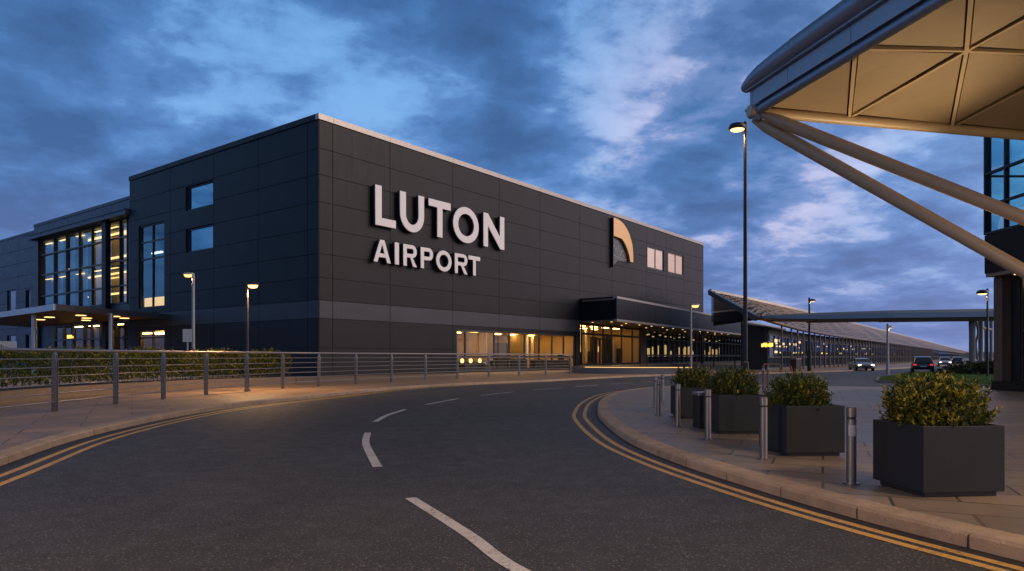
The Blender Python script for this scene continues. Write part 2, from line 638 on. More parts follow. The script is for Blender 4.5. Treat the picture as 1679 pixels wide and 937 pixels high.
def build_world():
    w = bpy.data.worlds.new('World')
    S.world = w
    w.use_nodes = True
    nt = w.node_tree
    nt.nodes.clear()
    out = nt.nodes.new('ShaderNodeOutputWorld')
    bg = nt.nodes.new('ShaderNodeBackground')
    tc = nt.nodes.new('ShaderNodeTexCoord')
    d = tc.outputs['Generated']
    sep = nt.nodes.new('ShaderNodeSeparateXYZ')
    nt.links.new(d, sep.inputs[0])
    z = math_n(nt, 'MAXIMUM', sep.outputs[2], 0.0)
    # cloud layer: direction pierced through a sheet overhead
    den = math_n(nt, 'ADD', z, .22)
    cx = math_n(nt, 'DIVIDE', sep.outputs[0], den)
    cy = math_n(nt, 'DIVIDE', sep.outputs[1], den)
    cmb = nt.nodes.new('ShaderNodeCombineXYZ')
    nt.links.new(cx, cmb.inputs[0]); nt.links.new(cy, cmb.inputs[1])
    mp = nt.nodes.new('ShaderNodeMapping')
    mp.inputs['Rotation'].default_value = (0, 0, math.radians(-22))
    mp.inputs['Scale'].default_value = (.95, 1.0, 1)
    mp.inputs['Location'].default_value = (3.1, 1.7, 0)
    nt.links.new(cmb.outputs[0], mp.inputs[0])
    p = mp.outputs[0]
    n1 = noise(nt, p, 3.0, 10, .55, .15)
    n2 = noise(nt, p, 8.5, 8, .62, .2)
    n3 = noise(nt, p, 1.15, 4, .5, .2)

    def lobe(v, rad, wgt):
        dp = nt.nodes.new('ShaderNodeVectorMath')
        dp.operation = 'DOT_PRODUCT'
        nrm = nt.nodes.new('ShaderNodeVectorMath'); nrm.operation = 'NORMALIZE'
        nt.links.new(d, nrm.inputs[0])
        nt.links.new(nrm.outputs[0], dp.inputs[0])
        dp.inputs[1].default_value = tuple(v)
        k = 2.0 / (rad * rad)
        e = math_n(nt, 'POWER', math.e, math_n(nt, 'MULTIPLY', math_n(nt, 'SUBTRACT', dp.outputs['Value'], 1.0), k))
        return math_n(nt, 'MULTIPLY', e, wgt)

    acc = None
    for px, py, rad, wgt in SKY_BLOBS:
        l = lobe(dir_px(px, py), rad, wgt)
        acc = l if acc is None else math_n(nt, 'ADD', acc, l)
    dens = math_n(nt, 'ADD', math_n(nt, 'MULTIPLY', n1, .54), math_n(nt, 'MULTIPLY', n2, .23))
    dens = math_n(nt, 'ADD', dens, math_n(nt, 'MULTIPLY', n3, .23))
    dens = math_n(nt, 'ADD', dens, acc)
    gap = ramp(nt, z, [(0.0, (.125, .18, .40)), (.08, (.155, .255, .50)), (.2, (.185, .36, .63)), (.46, (.125, .295, .57)), (.62, (.03, .06, .10))])
    cl_thin = ramp(nt, z, [(0.0, (.115, .165, .38)), (.1, (.10, .175, .41)), (.25, (.075, .18, .42)), (.46, (.045, .125, .315)), (.62, (.022, .032, .05))])
    cl_thick = ramp(nt, z, [(0.0, (.10, .14, .32)), (.1, (.075, .115, .265)), (.25, (.040, .098, .235)), (.46, (.029, .076, .185)), (.62, (.016, .022, .035))])
    cloud = mixc(nt, ramp(nt, dens, [(.52, 0.0), (.68, 1.0)]), cl_thin, cl_thick)
    f = ramp(nt, dens, [(.425, 0.0), (.475, .28), (.525, .85), (.59, 1.0)])
    pinkw = lobe(dir_px(1190, 225), .16, 1.0)
    pinkw = math_n(nt, 'ADD', pinkw, lobe(dir_px(1260, 420), .20, .5))
    gap = mixc(nt, pinkw, gap, (.46, .45, .62))
    sky = mixc(nt, f, gap, cloud)
    ns = nt.nodes.new('ShaderNodeTexSky')
    ns.sky_type = 'NISHITA'
    ns.sun_disc = False
    ns.sun_elevation = SUN_EL * .35
    ns.sun_rotation = SUN_AZ
    nsc = mixc(nt, 1.0, ns.outputs[0], (.002, .003, .005), 'MULTIPLY')
    sky = mixc(nt, 1.0, sky, nsc, 'ADD')
    # afterglow on the right, outside the frame
    sd = Vector((math.sin(SUN_AZ) * math.cos(SUN_EL), math.cos(SUN_AZ) * math.cos(SUN_EL), math.sin(SUN_EL)))
    g1 = lobe(sd, .50, 1.0)
    sky = mixc(nt, 1.0, sky, mixc(nt, 1.0, (1.75, 1.32, 1.05), g1, 'MULTIPLY'), 'ADD')
    lowd = Vector((math.sin(math.radians(66)), math.cos(math.radians(66)), .10)).normalized()
    g2 = lobe(lowd, .20, 1.0)
    sky = mixc(nt, 1.0, sky, mixc(nt, 1.0, (.62, .38, .25), g2, 'MULTIPLY'), 'ADD')
    nt.links.new(sky, bg.inputs[0])
    bg.inputs[1].default_value = 1.36
    nt.links.new(bg.outputs[0], out.inputs[0])


SKY_BLOBS = [  # (column, row, angular radius, weight): + heavier cloud, - a break
    (30, 60, .16, .07), (190, 250, .22, .08), (60, 330, .12, .03), (620, 40, .20, .08), (830, 190, .13, .07), (880, 60, .18, .04), (1130, 265, .17, .10),
    (1400, 470, .20, .06), (1190, 60, .10, .05), (720, 250, .10, .03),
    (310, 110, .10, -.10), (480, 130, .10, -.08), (640, 190, .10, -.08), (930, 200, .08, -.07), (1090, 130, .10, -.10), (960, 290, .08, -.07),
    (1290, 380, .07, -.06), (560, 210, .07, -.06), (240, 300, .07, -.03), (1000, 95, .09, -.06), (1060, 320, .07, -.03)]
build_world()

sun = bpy.data.lights.new('sun', 'SUN')
sun.energy = 0.65
sun.angle = math.radians(22)
sun.color = (1.0, .74, .52)
so = bpy.data.objects.new('sun', sun)
COL.objects.link(so)
so.location = (40, 0, 60)
sd = Vector((math.sin(SUN_AZ) * math.cos(SUN_EL), math.cos(SUN_AZ) * math.cos(SUN_EL), math.sin(SUN_EL)))
so.rotation_euler = (-sd).to_track_quat('-Z', 'Y').to_euler()


def lamp_light(name, loc, power, color=(1, .58, .24), size=.12, spot=None, target=None, parent=None):
    l = bpy.data.lights.new(name, 'SPOT' if spot else 'POINT')
    l.energy = power
    l.color = color
    l.shadow_soft_size = size
    if spot:
        l.spot_size = math.radians(spot)
        l.spot_blend = 1.0 if spot < 100 else (.25 if spot > 170 else .8)
    o = bpy.data.objects.new(name, l)
    COL.objects.link(o)
    o.location = loc
    if spot:
        dv = (Vector(target) - Vector(loc)) if target is not None else Vector((0, 0, -1))
        o.rotation_euler = dv.to_track_quat('-Z', 'Y').to_euler()
    if parent is not None:
        o.parent = parent
    return o


# ------------------------------------------------------------------ ground, road, kerbs, markings
def struct(mb, name, mat, **kw):
    o = mb.build(name, mat, **kw)
    o['kind'] = 'structure'
    return o


mb = MB(); mb.poly([(-3000, -300, -.06), (3000, -300, -.06), (3000, 5000, -.06), (-3000, 5000, -.06)])
struct(mb, 'ground', M['earth'])
mb = MB(); mb.poly([(-40, -30, 0), (60, -30, 0), (420, 330, 0), (420, 620, 0), (120, 330, 0), (-40, 70, 0)])
struct(mb, 'road', M['asphalt'])

kl_px = [(0, 766), (90, 730), (149, 715), (239, 693.6), (329, 676.6), (388, 667.6), (500, 655), (652, 639), (760, 632), (900, 626), (1053, 618)]
kl = [Vector((-5.2, 1.0, 0)), Vector((-5.9, 5.2, 0))] + [G(*p) for p in kl_px] + [Vector((20, 58.8, 0)), Vector((30.0, 66.5, 0)), Vector((40, 77, 0)), Vector((62, 103, 0)), Vector((100, 152, 0)), Vector((200, 290, 0)), Vector((330, 470, 0))]
kerb_l = smooth_line(resample(catmull(kl, 10), .6), 8)
kr_px = [(1465, 868), (1291, 819), (1189, 787), (1114, 762), (1043, 733), (1009.6, 712), (990, 695), (980, 683), (979.5, 676), (983, 663), (998, 652), (1019, 645.5), (1071, 639)]
kr = [Vector((5.6, .6, 0)), Vector((4.75, 2.7, 0)), Vector((3.82, 4.9, 0))] + [G(*p) for p in kr_px] + [Vector((9.2, 33.4, 0)), Vector((12.2, 34.0, 0)), Vector((15.2, 32.4, 0)), Vector((18.5, 31.2, 0)), Vector((23, 30.8, 0)), Vector((30, 30.8, 0))]
kerb_r = smooth_line(resample(catmull(kr, 10), .35), 4)
PZ = .12


def kerb_stones(line, side, length, name, w=.28, top=PZ, near_gap=.02):
    """separate kerb stones along the line; side +1 = pavement on the left of travel"""
    mb = MB()
    n = max(1, int(round(length / ((line[1] - line[0]).length))))
    inner = offs(line, side * w)
    ch = offs(line, side * .025)
    i = 0
    while i + n < len(line):
        for k in range(i, i + n):
            a, b = line[k].copy(), line[k + 1].copy()
            ia, ib = inner[k].copy(), inner[k + 1].copy()
            ca, cb = ch[k].copy(), ch[k + 1].copy()
            if k == i:
                t = near_gap / (b - a).length
                a = a.lerp(b, t); ia = ia.lerp(ib, t); ca = ca.lerp(cb, t)
            va = [(a.x, a.y, -.02), (a.x, a.y, top - .025), (ca.x, ca.y, top), (ia.x, ia.y, top), (ia.x, ia.y, -.02)]
            vb = [(b.x, b.y, -.02), (b.x, b.y, top - .025), (cb.x, cb.y, top), (ib.x, ib.y, top), (ib.x, ib.y, -.02)]
            fs = [(j, 5 + j, 6 + j, j + 1) for j in range(4)]
            mb.mesh(va + vb, fs)
            if k == i: mb.mesh(va, [(0, 1, 2, 3, 4)])
            if k == i + n - 1: mb.mesh(vb, [(4, 3, 2, 1, 0)])
        i += n
    return struct(mb, name, M['kerb'], weld=True)


kerb_stones(kerb_l, 1, 1.8, 'kerb')
kerb_stones(kerb_r, -1, 1.05, 'kerb', w=.30)

# left pavement: strips from kerb back edge out behind the buildings
inner = offs(kerb_l, .283)
mb = MB()
for a, b in zip(inner, inner[1:]):
    def far(p):
        if p.y < 60: return Vector((-120 + p.y * .3, p.y * 2.4 + 4, 0))
        return Vector((p.x - 45 - (p.y - 60) * .1 - 50 * max(0, 1 - (p.y - 60) / 30), p.y + 100 - 30 * min(1, (p.y - 60) / 100), 0))
    fa, fb = far(a), far(b)
    mb.poly([(a.x, a.y, PZ - .004), (b.x, b.y, PZ - .004), (fb.x, fb.y, PZ - .004), (fa.x, fa.y, PZ - .004)])
struct(mb, 'pavement', M['paving_left'])

# right pavement and the forecourt under the big canopy
inner_r = offs(kerb_r, -.303)
poly = [(p.x, p.y) for p in inner_r] + [(60, 30.5), (60, -25), (6.5, -25), (6.0, .6)]
mb = MB(); mb.flat(poly, PZ - .004)
struct(mb, 'pavement', M['paving'])


def stripe(line, w, z, name, mat, side_z=True):
    l, r = offs(line, w / 2), offs(line, -w / 2)
    mb = MB()
    for k in range(len(line) - 1):
        mb.poly([(r[k].x, r[k].y, z), (r[k + 1].x, r[k + 1].y, z), (l[k + 1].x, l[k + 1].y, z), (l[k].x, l[k].y, z)])
    return struct(mb, name, mat)


sub = [p for p in kerb_l if p.y < 40]
for d in (.34, .60):
    stripe(offs(sub, -d), .10, .004, 'road_marking', M['yellow'])
sub = [p for p in kerb_r[:190] if p.y < 30.5]


def off_r(base):
    def f(i):
        t = min(1, max(0, (sub[i].y - 5) / 12))
        return base * (.62 + .38 * t)
    return f


for d in (.33, .60):
    stripe(offs(sub, off_r(d)), .095, .004, 'road_marking', M['yellow'])
sub_l = [p for p in kerb_l if p.y < 48]
stripe(offs(sub_l, -.11), .20, .002, 'road_gutter', M['gutter'])
stripe(offs(sub, .10), .18, .002, 'road_gutter', M['gutter'])
dash_px = [[(854, 937), (765, 875), (673, 817)], [(619, 766), (607, 744), (599.5, 726), (603, 710)], [(615, 692), (636, 681), (664, 672)], [(698, 664), (751, 654)], [(788, 649), (842, 643)],
           [(874, 640), (922, 636.5)], [(943, 634.6), (981, 631.6)], [(1000, 630.4), (1036, 628)], [(1053, 626.5), (1075, 625)]]
for dp in dash_px:
    pts = [G(*p) for p in dp]
    if dp[0][0] == 854: pts = [Vector((.95, 3.6, 0))] + pts
    stripe(catmull(pts, 8), .12 if dp[0][0] > 620 else .13, .004, 'road_marking', M['white'])

# grass island beyond the forecourt
isl = [G(1437, 625), G(1442, 621.5), G(1465, 618.5), G(1500, 613), Vector((44, 66, 0)), Vector((60, 75, 0)), Vector((75, 70, 0)), Vector((75, 34, 0)), Vector((30, 33.6, 0)), Vector((23.4, 33.8, 0)), Vector((23.2, 37, 0)), G(1447, 628)]
isl_s = catmull([Vector((p.x, p.y, 0)) for p in isl] + [isl[0]], 6)
mb = MB(); mb.prism([(p.x, p.y) for p in isl_s[:-1]], 0.0, .13)
struct(mb, 'kerb', M['concrete'])
cen = sum((p for p in isl_s[:-1]), Vector()) / (len(isl_s) - 1)
mb = MB(); mb.flat([(p.x + (cen.x - p.x) * .012, p.y + (cen.y - p.y) * .012) for p in isl_s[:-1]], .15)
struct(mb, 'lawn', M['lawn'])
mb = MB()
for _ in range(9000):
    x = rnd.uniform(22, 44); y = rnd.uniform(34, 62)
    if not (x > 22.8 + max(0, (y - 44)) * .75 and y > 34.3): continue
    h = rnd.uniform(.05, .13); a = rnd.uniform(0, 6.28); w = .012
    l = rnd.uniform(-.05, .05); l2 = rnd.uniform(-.05, .05)
    mb.poly([(x - w * math.cos(a), y - w * math.sin(a), .145), (x + w * math.cos(a), y + w * math.sin(a), .145), (x + l, y + l2, .15 + h)])
o = mb.build('grass', M['grass'], recalc=False)
tag(o, 'short mown grass on the island beyond the forecourt', 'grass', kind='stuff')

# far hills
mb = MB()
prev = None
for k in range(81):
    x = -900 + k * 40
    h = 6 + 9 * (.5 + .5 * math.sin(k * .31)) + rnd.uniform(0, 3)
    cur = [(x, 1500, -1), (x, 1560, h * .75), (x, 1680, h), (x, 1900, -1)]
    if prev:
        for j in range(3):
            mb.poly([prev[j], cur[j], cur[j + 1], prev[j + 1]])
    prev = cur
struct(mb, 'hills', M['hill'], smooth=True)

# ------------------------------------------------------------------ main building frame
n_ = math.hypot(.7594, 1)
U = Vector((.7594 / n_, 1 / n_, 0)); V = Vector((-U.y, U.x, 0))
C = Vector(((523 - CX) / K * 48, 48.0, 0))
ROT = math.atan2(U.y, U.x)
TOP = 18.24
LEN_U, LEN_V = 68.67, 28.09


def R(px, py, off=0.0): return hit(px, py, C - V * off, U)
def L(px, py, off=0.0): return hit(px, py, C + U * off, V)


def mapR(a, z, d): return (a, -d, z)                       # right face: a along U, d outward
def mapL(off=0.0): return lambda a, z, d: (off - d, a, z)   # left faces: a along V


def sub_rect(r, o):
    a0, a1, z0, z1 = r
    b0, b1, y0, y1 = o
    if b0 >= a1 or b1 <= a0 or y0 >= z1 or y1 <= z0: return [r]
    out = []
    if b0 > a0: out.append((a0, b0, z0, z1))
    if b1 < a1: out.append((b1, a1, z0, z1))
    m0, m1 = max(a0, b0), min(a1, b1)
    if y0 > z0: out.append((m0, m1, z0, y0))
    if y1 < z1: out.append((m0, m1, y1, z1))
    return out


def rects_minus(rs, ops):
    for o in ops:
        rs = [q for r in rs for q in sub_rect(r, o)]
    return [r for r in rs if r[1] - r[0] > .01 and r[3] - r[2] > .01]


def map_box(mb, mp, a0, a1, z0, z1, d0, d1, mi=0):
    vs = [mp(a, z, d) for d in (d0, d1) for (a, z) in ((a0, z0), (a1, z0), (a1, z1), (a0, z1))]
    mb.mesh(vs, [(0, 3, 2, 1), (4, 5, 6, 7), (0, 1, 5, 4), (1, 2, 6, 5), (2, 3, 7, 6), (3, 0, 4, 7)], mi)


def facade(parent, mp, as_, zs, ops, mats, band=(), gap=.045, th=.04, name='wall'):
    """back sheet + separate cassettes with shadow gaps, openings left out; band rows take material 1"""
    mb = MB()
    for r in rects_minus([(as_[0], as_[-1], zs[0], zs[-1])], ops):
        map_box(mb, mp, r[0], r[1], r[2], r[3], -.15, 0, 2)
    for i in range(len(as_) - 1):
        for j in range(len(zs) - 1):
            g = gap / 2
            cell = (as_[i] + g, as_[i + 1] - g, zs[j] + g, zs[j + 1] - g)
            for r in rects_minus([cell], ops):
                map_box(mb, mp, r[0], r[1], r[2], r[3], .002, th, 1 if j in band else 0)
    return mb.build(name, mats, parent)


def window(parent, mp, a0, a1, z0, z1, cols, rows, pane, fw=.09, depth=.0, d_out=.02, name='window', frame='frame', fd=.16):
    """frame grid and a pane as its child; cols/rows are inner division positions"""
    mb = MB()
    d0, d1 = -depth - fd, -depth + d_out
    for a in (a0 + fw / 2, a1 - fw / 2):
        map_box(mb, mp, a - fw / 2, a + fw / 2, z0, z1, d0, d1)
    xs = [a0 + fw] + [c for c in cols] + [a1 - fw]
    for c in cols:
        map_box(mb, mp, c - fw / 2, c + fw / 2, z0 + fw, z1 - fw, d0, d1)
    for z, full in [(z0 + fw / 2, 1), (z1 - fw / 2, 1)]:
        map_box(mb, mp, a0 + fw, a1 - fw, z - fw / 2, z + fw / 2, d0, d1 - .003)
    for z in rows:
        bs = [a0 + fw] + [e for c in cols for e in (c - fw / 2, c + fw / 2)] + [a1 - fw]
        for k in range(0, len(bs), 2):
            map_box(mb, mp, bs[k], bs[k + 1], z - fw / 2, z + fw / 2, d0 + .01, d1 - .006)
    o = mb.build(name, M[frame], parent)
    mb = MB()
    dd = -depth - fd * .6
    mb.poly([mp(a0 + .01, z0 + .01, dd), mp(a1 - .01, z0 + .01, dd), mp(a1 - .01, z1 - .01, dd), mp(a0 + .01, z1 - .01, dd)])
    mb.build('pane', M[pane], o)
    return o


def room(parent, mp, a0, a1, z0, z1, d0, depth, wall='warm_wall', floor='floor', ceil='warm_wall', name='interior'):
    """an open-fronted room shell behind glazing"""
    mb = MB()
    A = [mp(a0, z0, -d0), mp(a1, z0, -d0), mp(a1, z1, -d0), mp(a0, z1, -d0)]
    B = [mp(a0, z0, -d0 - depth), mp(a1, z0, -d0 - depth), mp(a1, z1, -d0 - depth), mp(a0, z1, -d0 - depth)]
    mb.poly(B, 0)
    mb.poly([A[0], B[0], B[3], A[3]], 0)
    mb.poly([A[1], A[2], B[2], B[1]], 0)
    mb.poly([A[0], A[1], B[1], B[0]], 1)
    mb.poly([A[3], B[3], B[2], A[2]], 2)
    return mb.build(name, [M[wall], M[floor], M[ceil]], parent, recalc=False)


# ================================================================== MAIN BUILDING
main = thing('terminal_building', 'big dark charcoal clad terminal block with pale sign letters and a lighter grey band', 'building', C, ROT)
zs = [0.1, 2.1, 4.15, 5.41, 6.97, 8.61, 10.33, 12.19, 14.08, 15.89, 17.86]
us = [0, 1.14, 6.55, 13.69, 20.0, 26.58, 34.04, 41.15, 50.1, 55.8, 61.6, LEN_U]
gl0 = (14.12, 33.25, .22, 3.86)
ent = (34.2, LEN_U - .6, .1, 5.2)
w1 = (50.28, 55.11, 12.72, 15.52); w2 = (56.43, 61.41, 12.72, 15.52)
facade(main, mapR, us, zs, [gl0, ent, w1, w2], [M['panel'], M['band'], M['joint']], band=(2,))
vs_ = [0, 1.22, 7.15, 13.45, 20.45, LEN_V]
bw = (21.52, 26.28, 5.9, 13.43); bw2 = (21.52, 26.28, .3, 3.9)
s1 = (13.55, 17.87, 13.78, 15.8); s2 = (13.55, 17.87, 10.25, 12.26)
facade(main, mapL(), vs_, zs, [bw, bw2, s1, s2], [M['panel'], M['band'], M['joint']], band=(2,))
mb = MB()
mb.box(.16, LEN_U, LEN_V - .2, LEN_V, .1, 17.8); mb.box(LEN_U - .2, LEN_U - .001, .16, LEN_V - .2, 5.3, 17.8)
mb.build('wall', M['panel'], main)
mb = MB(); mb.box(.05, LEN_U - .05, .05, LEN_V - .05, 17.5, 17.7)
mb.build('roof', M['roof_dark'], main)
mb = MB()
for a, b in zip(us, us[1:]):
    mb.box(a + .01 if a else -.12, b - .01, -.12, .25, 17.87, TOP + .02)
mb.build_each('coping', M['coping'], main)
mb = MB()
for a, b in zip(vs_, vs_[1:]):
    mb.box(-.121, .25, a + .01 if a else .26, b - .01, 17.87, TOP + .02)
mb.build_each('coping', M['panel'], main)
mb = MB(); mb.box(-.055, -.01, -.055, -.01, .1, 17.86)
mb.build('corner_trim', M['panel'], main)
mb = MB(); mb.box(.02, LEN_U - .7, -.018, -.002, .12, .3); mb.box(-.018, -.002, .02, 21.4, .12, .3)
mb.build('plinth', M['dark'], main)

# upper windows
for w in (w1, w2):
    m_ = (w[0] + w[1]) / 2
    window(main, mapR, *w, [m_], [], 'mirror', fw=.18, depth=.03, d_out=.0, fd=.07)
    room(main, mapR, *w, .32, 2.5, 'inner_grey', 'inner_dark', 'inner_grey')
for w in (s1, s2):
    window(main, mapL(), *w, [], [], 'mirror_blue', fw=.12, depth=.14, fd=.14)
    room(main, mapL(), *w, .32, 2.0, 'inner_grey', 'inner_dark', 'inner_grey')
window(main, mapL(), *bw, [23.9], [10.35, 11.9], 'glass_blue', fw=.12, depth=.1, fd=.14)
room(main, mapL(), bw[0], 27.9, 5.9, 13.43, .3, 5, 'inner_grey', 'inner_dark', 'inner_grey')
mb = MB()
map_box(mb, mapL(), 23.6, 25.4, 10.9, 11.05, -.9, -.7)
mb.build_each('ceiling_light', M['lamp_cool'], main)
mb = MB(); map_box(mb, mapL(), 22.6, 27.8, 5.95, 7.0, -1.4, -1.2)
mb.build('lit_counter', M['lamp_dim'], main)
window(main, mapL(), *bw2, [23.9], [3.2], 'glass', fw=.12, depth=.1, fd=.14)
room(main, mapL(), bw2[0], 27.9, .3, 3.9, .3, 4)
mb = MB()
map_box(mb, mapL(), 22.0, 27.6, 3.62, 3.7, -1.1, -.9); map_box(mb, mapL(), 22.0, 27.6, 3.62, 3.7, -2.4, -2.1)
mb.build_each('ceiling_light', M['lamp_strip'], main)

# ground floor glazing on the sign face
cols = [R(p, 560)[0] for p in (764, 811, 836, 861, 885, 906, 925)]
window(main, mapR, *gl0, cols, [1.46], 'glass', fw=.2, depth=.04, d_out=.0, fd=.1)
room(main, mapR, gl0[0], gl0[1], gl0[2], gl0[3], .3, 7.0)
mb = MB()
for k in range(6):
    a = 15.0 + k * 3.1
    map_box(mb, mapR, a, a + 1.5, 3.74, 3.8, -1.6, -1.25)
    map_box(mb, mapR, a, a + 1.5, 3.74, 3.8, -4.6, -4.25)
mb.build_each('ceiling_light', M['lamp_strip'], main)
mb = MB()
map_box(mb, mapR, 20.9, 21.0, .24, 3.8, -7.0, -2.2)
map_box(mb, mapR, 22.2, 22.5, .24, 3.8, -3.4, -2.5)
map_box(mb, mapR, 28.2, 28.3, .24, 3.8, -7.0, -3.2)
map_box(mb, mapR, 30.6, 31.0, .24, 3.8, -3.6, -3.0)
mb.build_each('partition', M['tan'], main)
mb = MB()
map_box(mb, mapR, 23.6, 26.0, .24, 2.9, -4.2, -3.6)
map_box(mb, mapR, 14.8, 15.9, .24, 1.15, -1.8, -1.2); map_box(mb, mapR, 17.3, 20.2, .24, 1.05, -2.6, -1.8)
map_box(mb, mapR, 23.2, 25.8, .24, 1.25, -1.6, -.9); map_box(mb, mapR, 27.0, 28.6, .24, 1.2, -1.5, -.8)
map_box(mb, mapR, 29.4, 33.0, .24, 1.15, -1.3, -.7); map_box(mb, mapR, 31.6, 32.1, 1.15, 1.75, -1.2, -.9)
map_box(mb, mapR, 21.4, 22.2, .24, 1.3, -1.7, -1.2)
mb.build_each('counter', M['furn'], main, bevel=.05)
mb = MB()
for a, w, z0, z1, d in ((16.6, .9, .3, 2.5, 6.9), (19.4, 1.1, .3, 2.4, 6.9), (25.9, .9, .3, 2.5, 6.9), (29.6, .9, .3, 2.5, 6.9), (32.4, .8, .3, 2.5, 6.9)):
    map_box(mb, mapR, a, a + w, z0, z1, -d - .05, -d)
mb.build_each('inner_door', M['wood'], main)
mb = MB()
for a, d in ((18.2, 4.2), (22.9, 4.8), (27.4, 2.2), (31.9, 4.6), (34.0, 5.6)):
    map_box(mb, mapR, a, a + .32, .24, 3.84, -d - .32, -d)
mb.build_each('inner_column', M['letter'], main)
mb = MB()
for a, z, w, h, d in ((17.6, 1.9, .9, .7, 6.93), (23.5, 3.0, .8, .3, 3.58), (27.0, 1.7, 1.2, .9, 6.93), (31.0, 1.8, .7, 1.0, 6.93)):
    map_box(mb, mapR, a, a + w, z, z + h, -d, -d + .04)
mb.build_each('picture', M['inner_grey'], main)
mb = MB()
for k in range(9):
    a = 15.2 + k * 2.05 + rnd.uniform(-.3, .3); d = rnd.uniform(.9, 2.8)
    mb = MB()
    mb.box(a, a + .45, d, d + .45, .62, .68); mb.box(a, a + .45, d + .40, d + .45, .68, 1.12)
    for q in ((0, 0), (.4, 0), (0, .4), (.4, .4)): mb.box(a + q[0], a + q[0] + .05, d + q[1], d + q[1] + .05, .24, .62)
    mb.build('seat', M['furn'], main)
mb = MB()
for a, d in ((16.3, 1.2), (17.8, 1.5), (19.2, 1.6)):
    mb.lathe([(.05, .62), (.16, .7), (.16, .95), (.05, 1.02)], mapR(a, .3, -d), n=10)
mb.build_each('table_lamp', M['lamp_warm'], main)  # glowing shapes added in place of lamp reflections in the glazing

# ================================================================== LEFT ATRIUM BLOCK AND FAR WING
OFF_A = .6
atr = thing('atrium_block', 'lower dark glass fronted atrium wing with lit floors beside the charcoal terminal', 'building', C + U * OFF_A + V * LEN_V, ROT)
A0, A1 = LEN_V, 53.3
mA = lambda a, z, d: (-d, a - LEN_V, z)
glz = (29.75, 51.3, 6.6, 14.75)
glo = (29.75, 47.5, .3, 4.9)
facade(atr, mA, [A0 + .02, 33.2, 38.5, 43.8, 49, A1], [0.1, 5.0, 6.6, 10.7, 14.75, 16.5], [glz, glo], [M['blue_panel'], M['blue_panel'], M['joint']])
mb = MB(); mb.box(.16, 24, A1 - LEN_V - .2, A1 - LEN_V, .1, 16.5); mb.box(.16, 24, .05, A1 - LEN_V - .2, 16.2, 16.4)
mb.build('roof', M['roof_dark'], atr)
mb = MB(); map_box(mb, mA, A0, A1, 16.5, 16.78, -.2, .1)
mb.build_each('coping', M['blue_panel'], atr)
mb = MB(); map_box(mb, mA, A0 + .05, A1 - .8, 14.78, 15.2, .045, 1.0); map_box(mb, mA, A0 + .05, A1 - .8, 15.21, 15.3, .045, 1.08)
mb.build('brow', M['blue_panel'], atr)
pil0, pil1 = L(184, 440, OFF_A)[0], L(177.5, 440, OFF_A)[0]
cA = [L(p, 430, OFF_A)[0] for p in (198, 172, 152, 131, 110, 90)]
rA = [8.35, 10.75, 13.0]
window(atr, mA, *glz, cA, rA, 'glass_blue', fw=.14, depth=.0, d_out=.12, fd=.14)
mb = MB(); map_box(mb, mA, pil0, pil1, .1, 14.77, .13, .62)
mb.build('pillar', M['panel'], atr)
mb = MB(); map_box(mb, mA, 51.32, 52.0, .1, 14.77, .045, .3)
mb.build('pillar', M['dark'], atr)
room(atr, mA, glz[0], A1 - .3, glz[2], glz[3], .3, 9, 'inner_grey', 'inner_dark', 'inner_grey')
mb = MB()
map_box(mb, mA, glz[0], A1 - .4, 10.55, 10.85, -9.0, -1.6)
mb.build_each('floor_slab', M['inner_dark'], atr)
mb = MB()
for a, w, z0, z1 in ((33.2, .8, 6.65, 14.6), (36.6, 1.2, 6.65, 14.6), (39.9, .7, 6.65, 10.5), (41.6, 1.3, 6.65, 14.6), (45.0, 1.0, 6.65, 14.6), (48.2, 1.2, 6.65, 14.6), (50.4, .8, 6.65, 14.6)):
    map_box(mb, mA, a, a + w, z0, z1, -1.1, -1.0)
mb.build_each('blind', M['white_sign'], atr)
mb = MB()
for z in (14.5, 10.4):
    for a in (34.0, 37.5, 42.0, 46.5, 50.5): map_box(mb, mA, a, a + 1.8, z, z + .06, -1.0, -.75)
mb.build_each('downlight', M['lamp_warm'], atr)
mb = MB()
map_box(mb, mA, 33.6, 40.2, 11.75, 11.9, -2.2, -1.9); map_box(mb, mA, 33.0, 39.6, 7.95, 8.1, -2.0, -1.7)
map_box(mb, mA, 36.5, 39.8, 9.75, 9.83, -2.4, -2.2); map_box(mb, mA, 32.5, 34.5, 13.9, 14.0, -1.8, -1.5)
map_box(mb, mA, 44.4, 45.0, 11.9, 12.05, -2.2, -2.0); map_box(mb, mA, 44.2, 45.0, 8.0, 8.15, -2.2, -2.0); map_box(mb, mA, 49.4, 49.8, 11.5, 11.65, -2.2, -2.0)
map_box(mb, mA, 34, 46, 14.5, 14.6, -2.9, -2.5); map_box(mb, mA, 34, 46, 10.3, 10.4, -2.9, -2.5)
mb.build_each('ceiling_light', M['lamp_warm'], atr)
mb = MB(); map_box(mb, mA, 36.0, 46.0, 6.7, 10.4, -3.4, -3.2); map_box(mb, mA, 35.5, 45.5, 10.9, 14.5, -3.4, -3.2)
mb.build_each('partition', M['warm_wall'], atr)
cB = [L(p, 570, OFF_A)[0] for p in (205, 190, 178, 165, 150, 138, 120, 104)]
window(atr, mA, *glo, [c for c in cB if glo[0] + .3 < c < glo[1] - .3], [3.3], 'glass', fw=.16, depth=.0, d_out=.08, fd=.14)
room(atr, mA, glo[0], A1 - .3, glo[2], glo[3], .3, 6, 'warm_wall', 'floor', 'inner_grey')
mb = MB()
for a in (30.5, 33, 36, 39.2, 43.0): map_box(mb, mA, a, a + 1.9, 4.7, 4.78, -1.3, -1.0)
mb.build_each('ceiling_light', M['lamp_strip'], atr)
mb = MB()
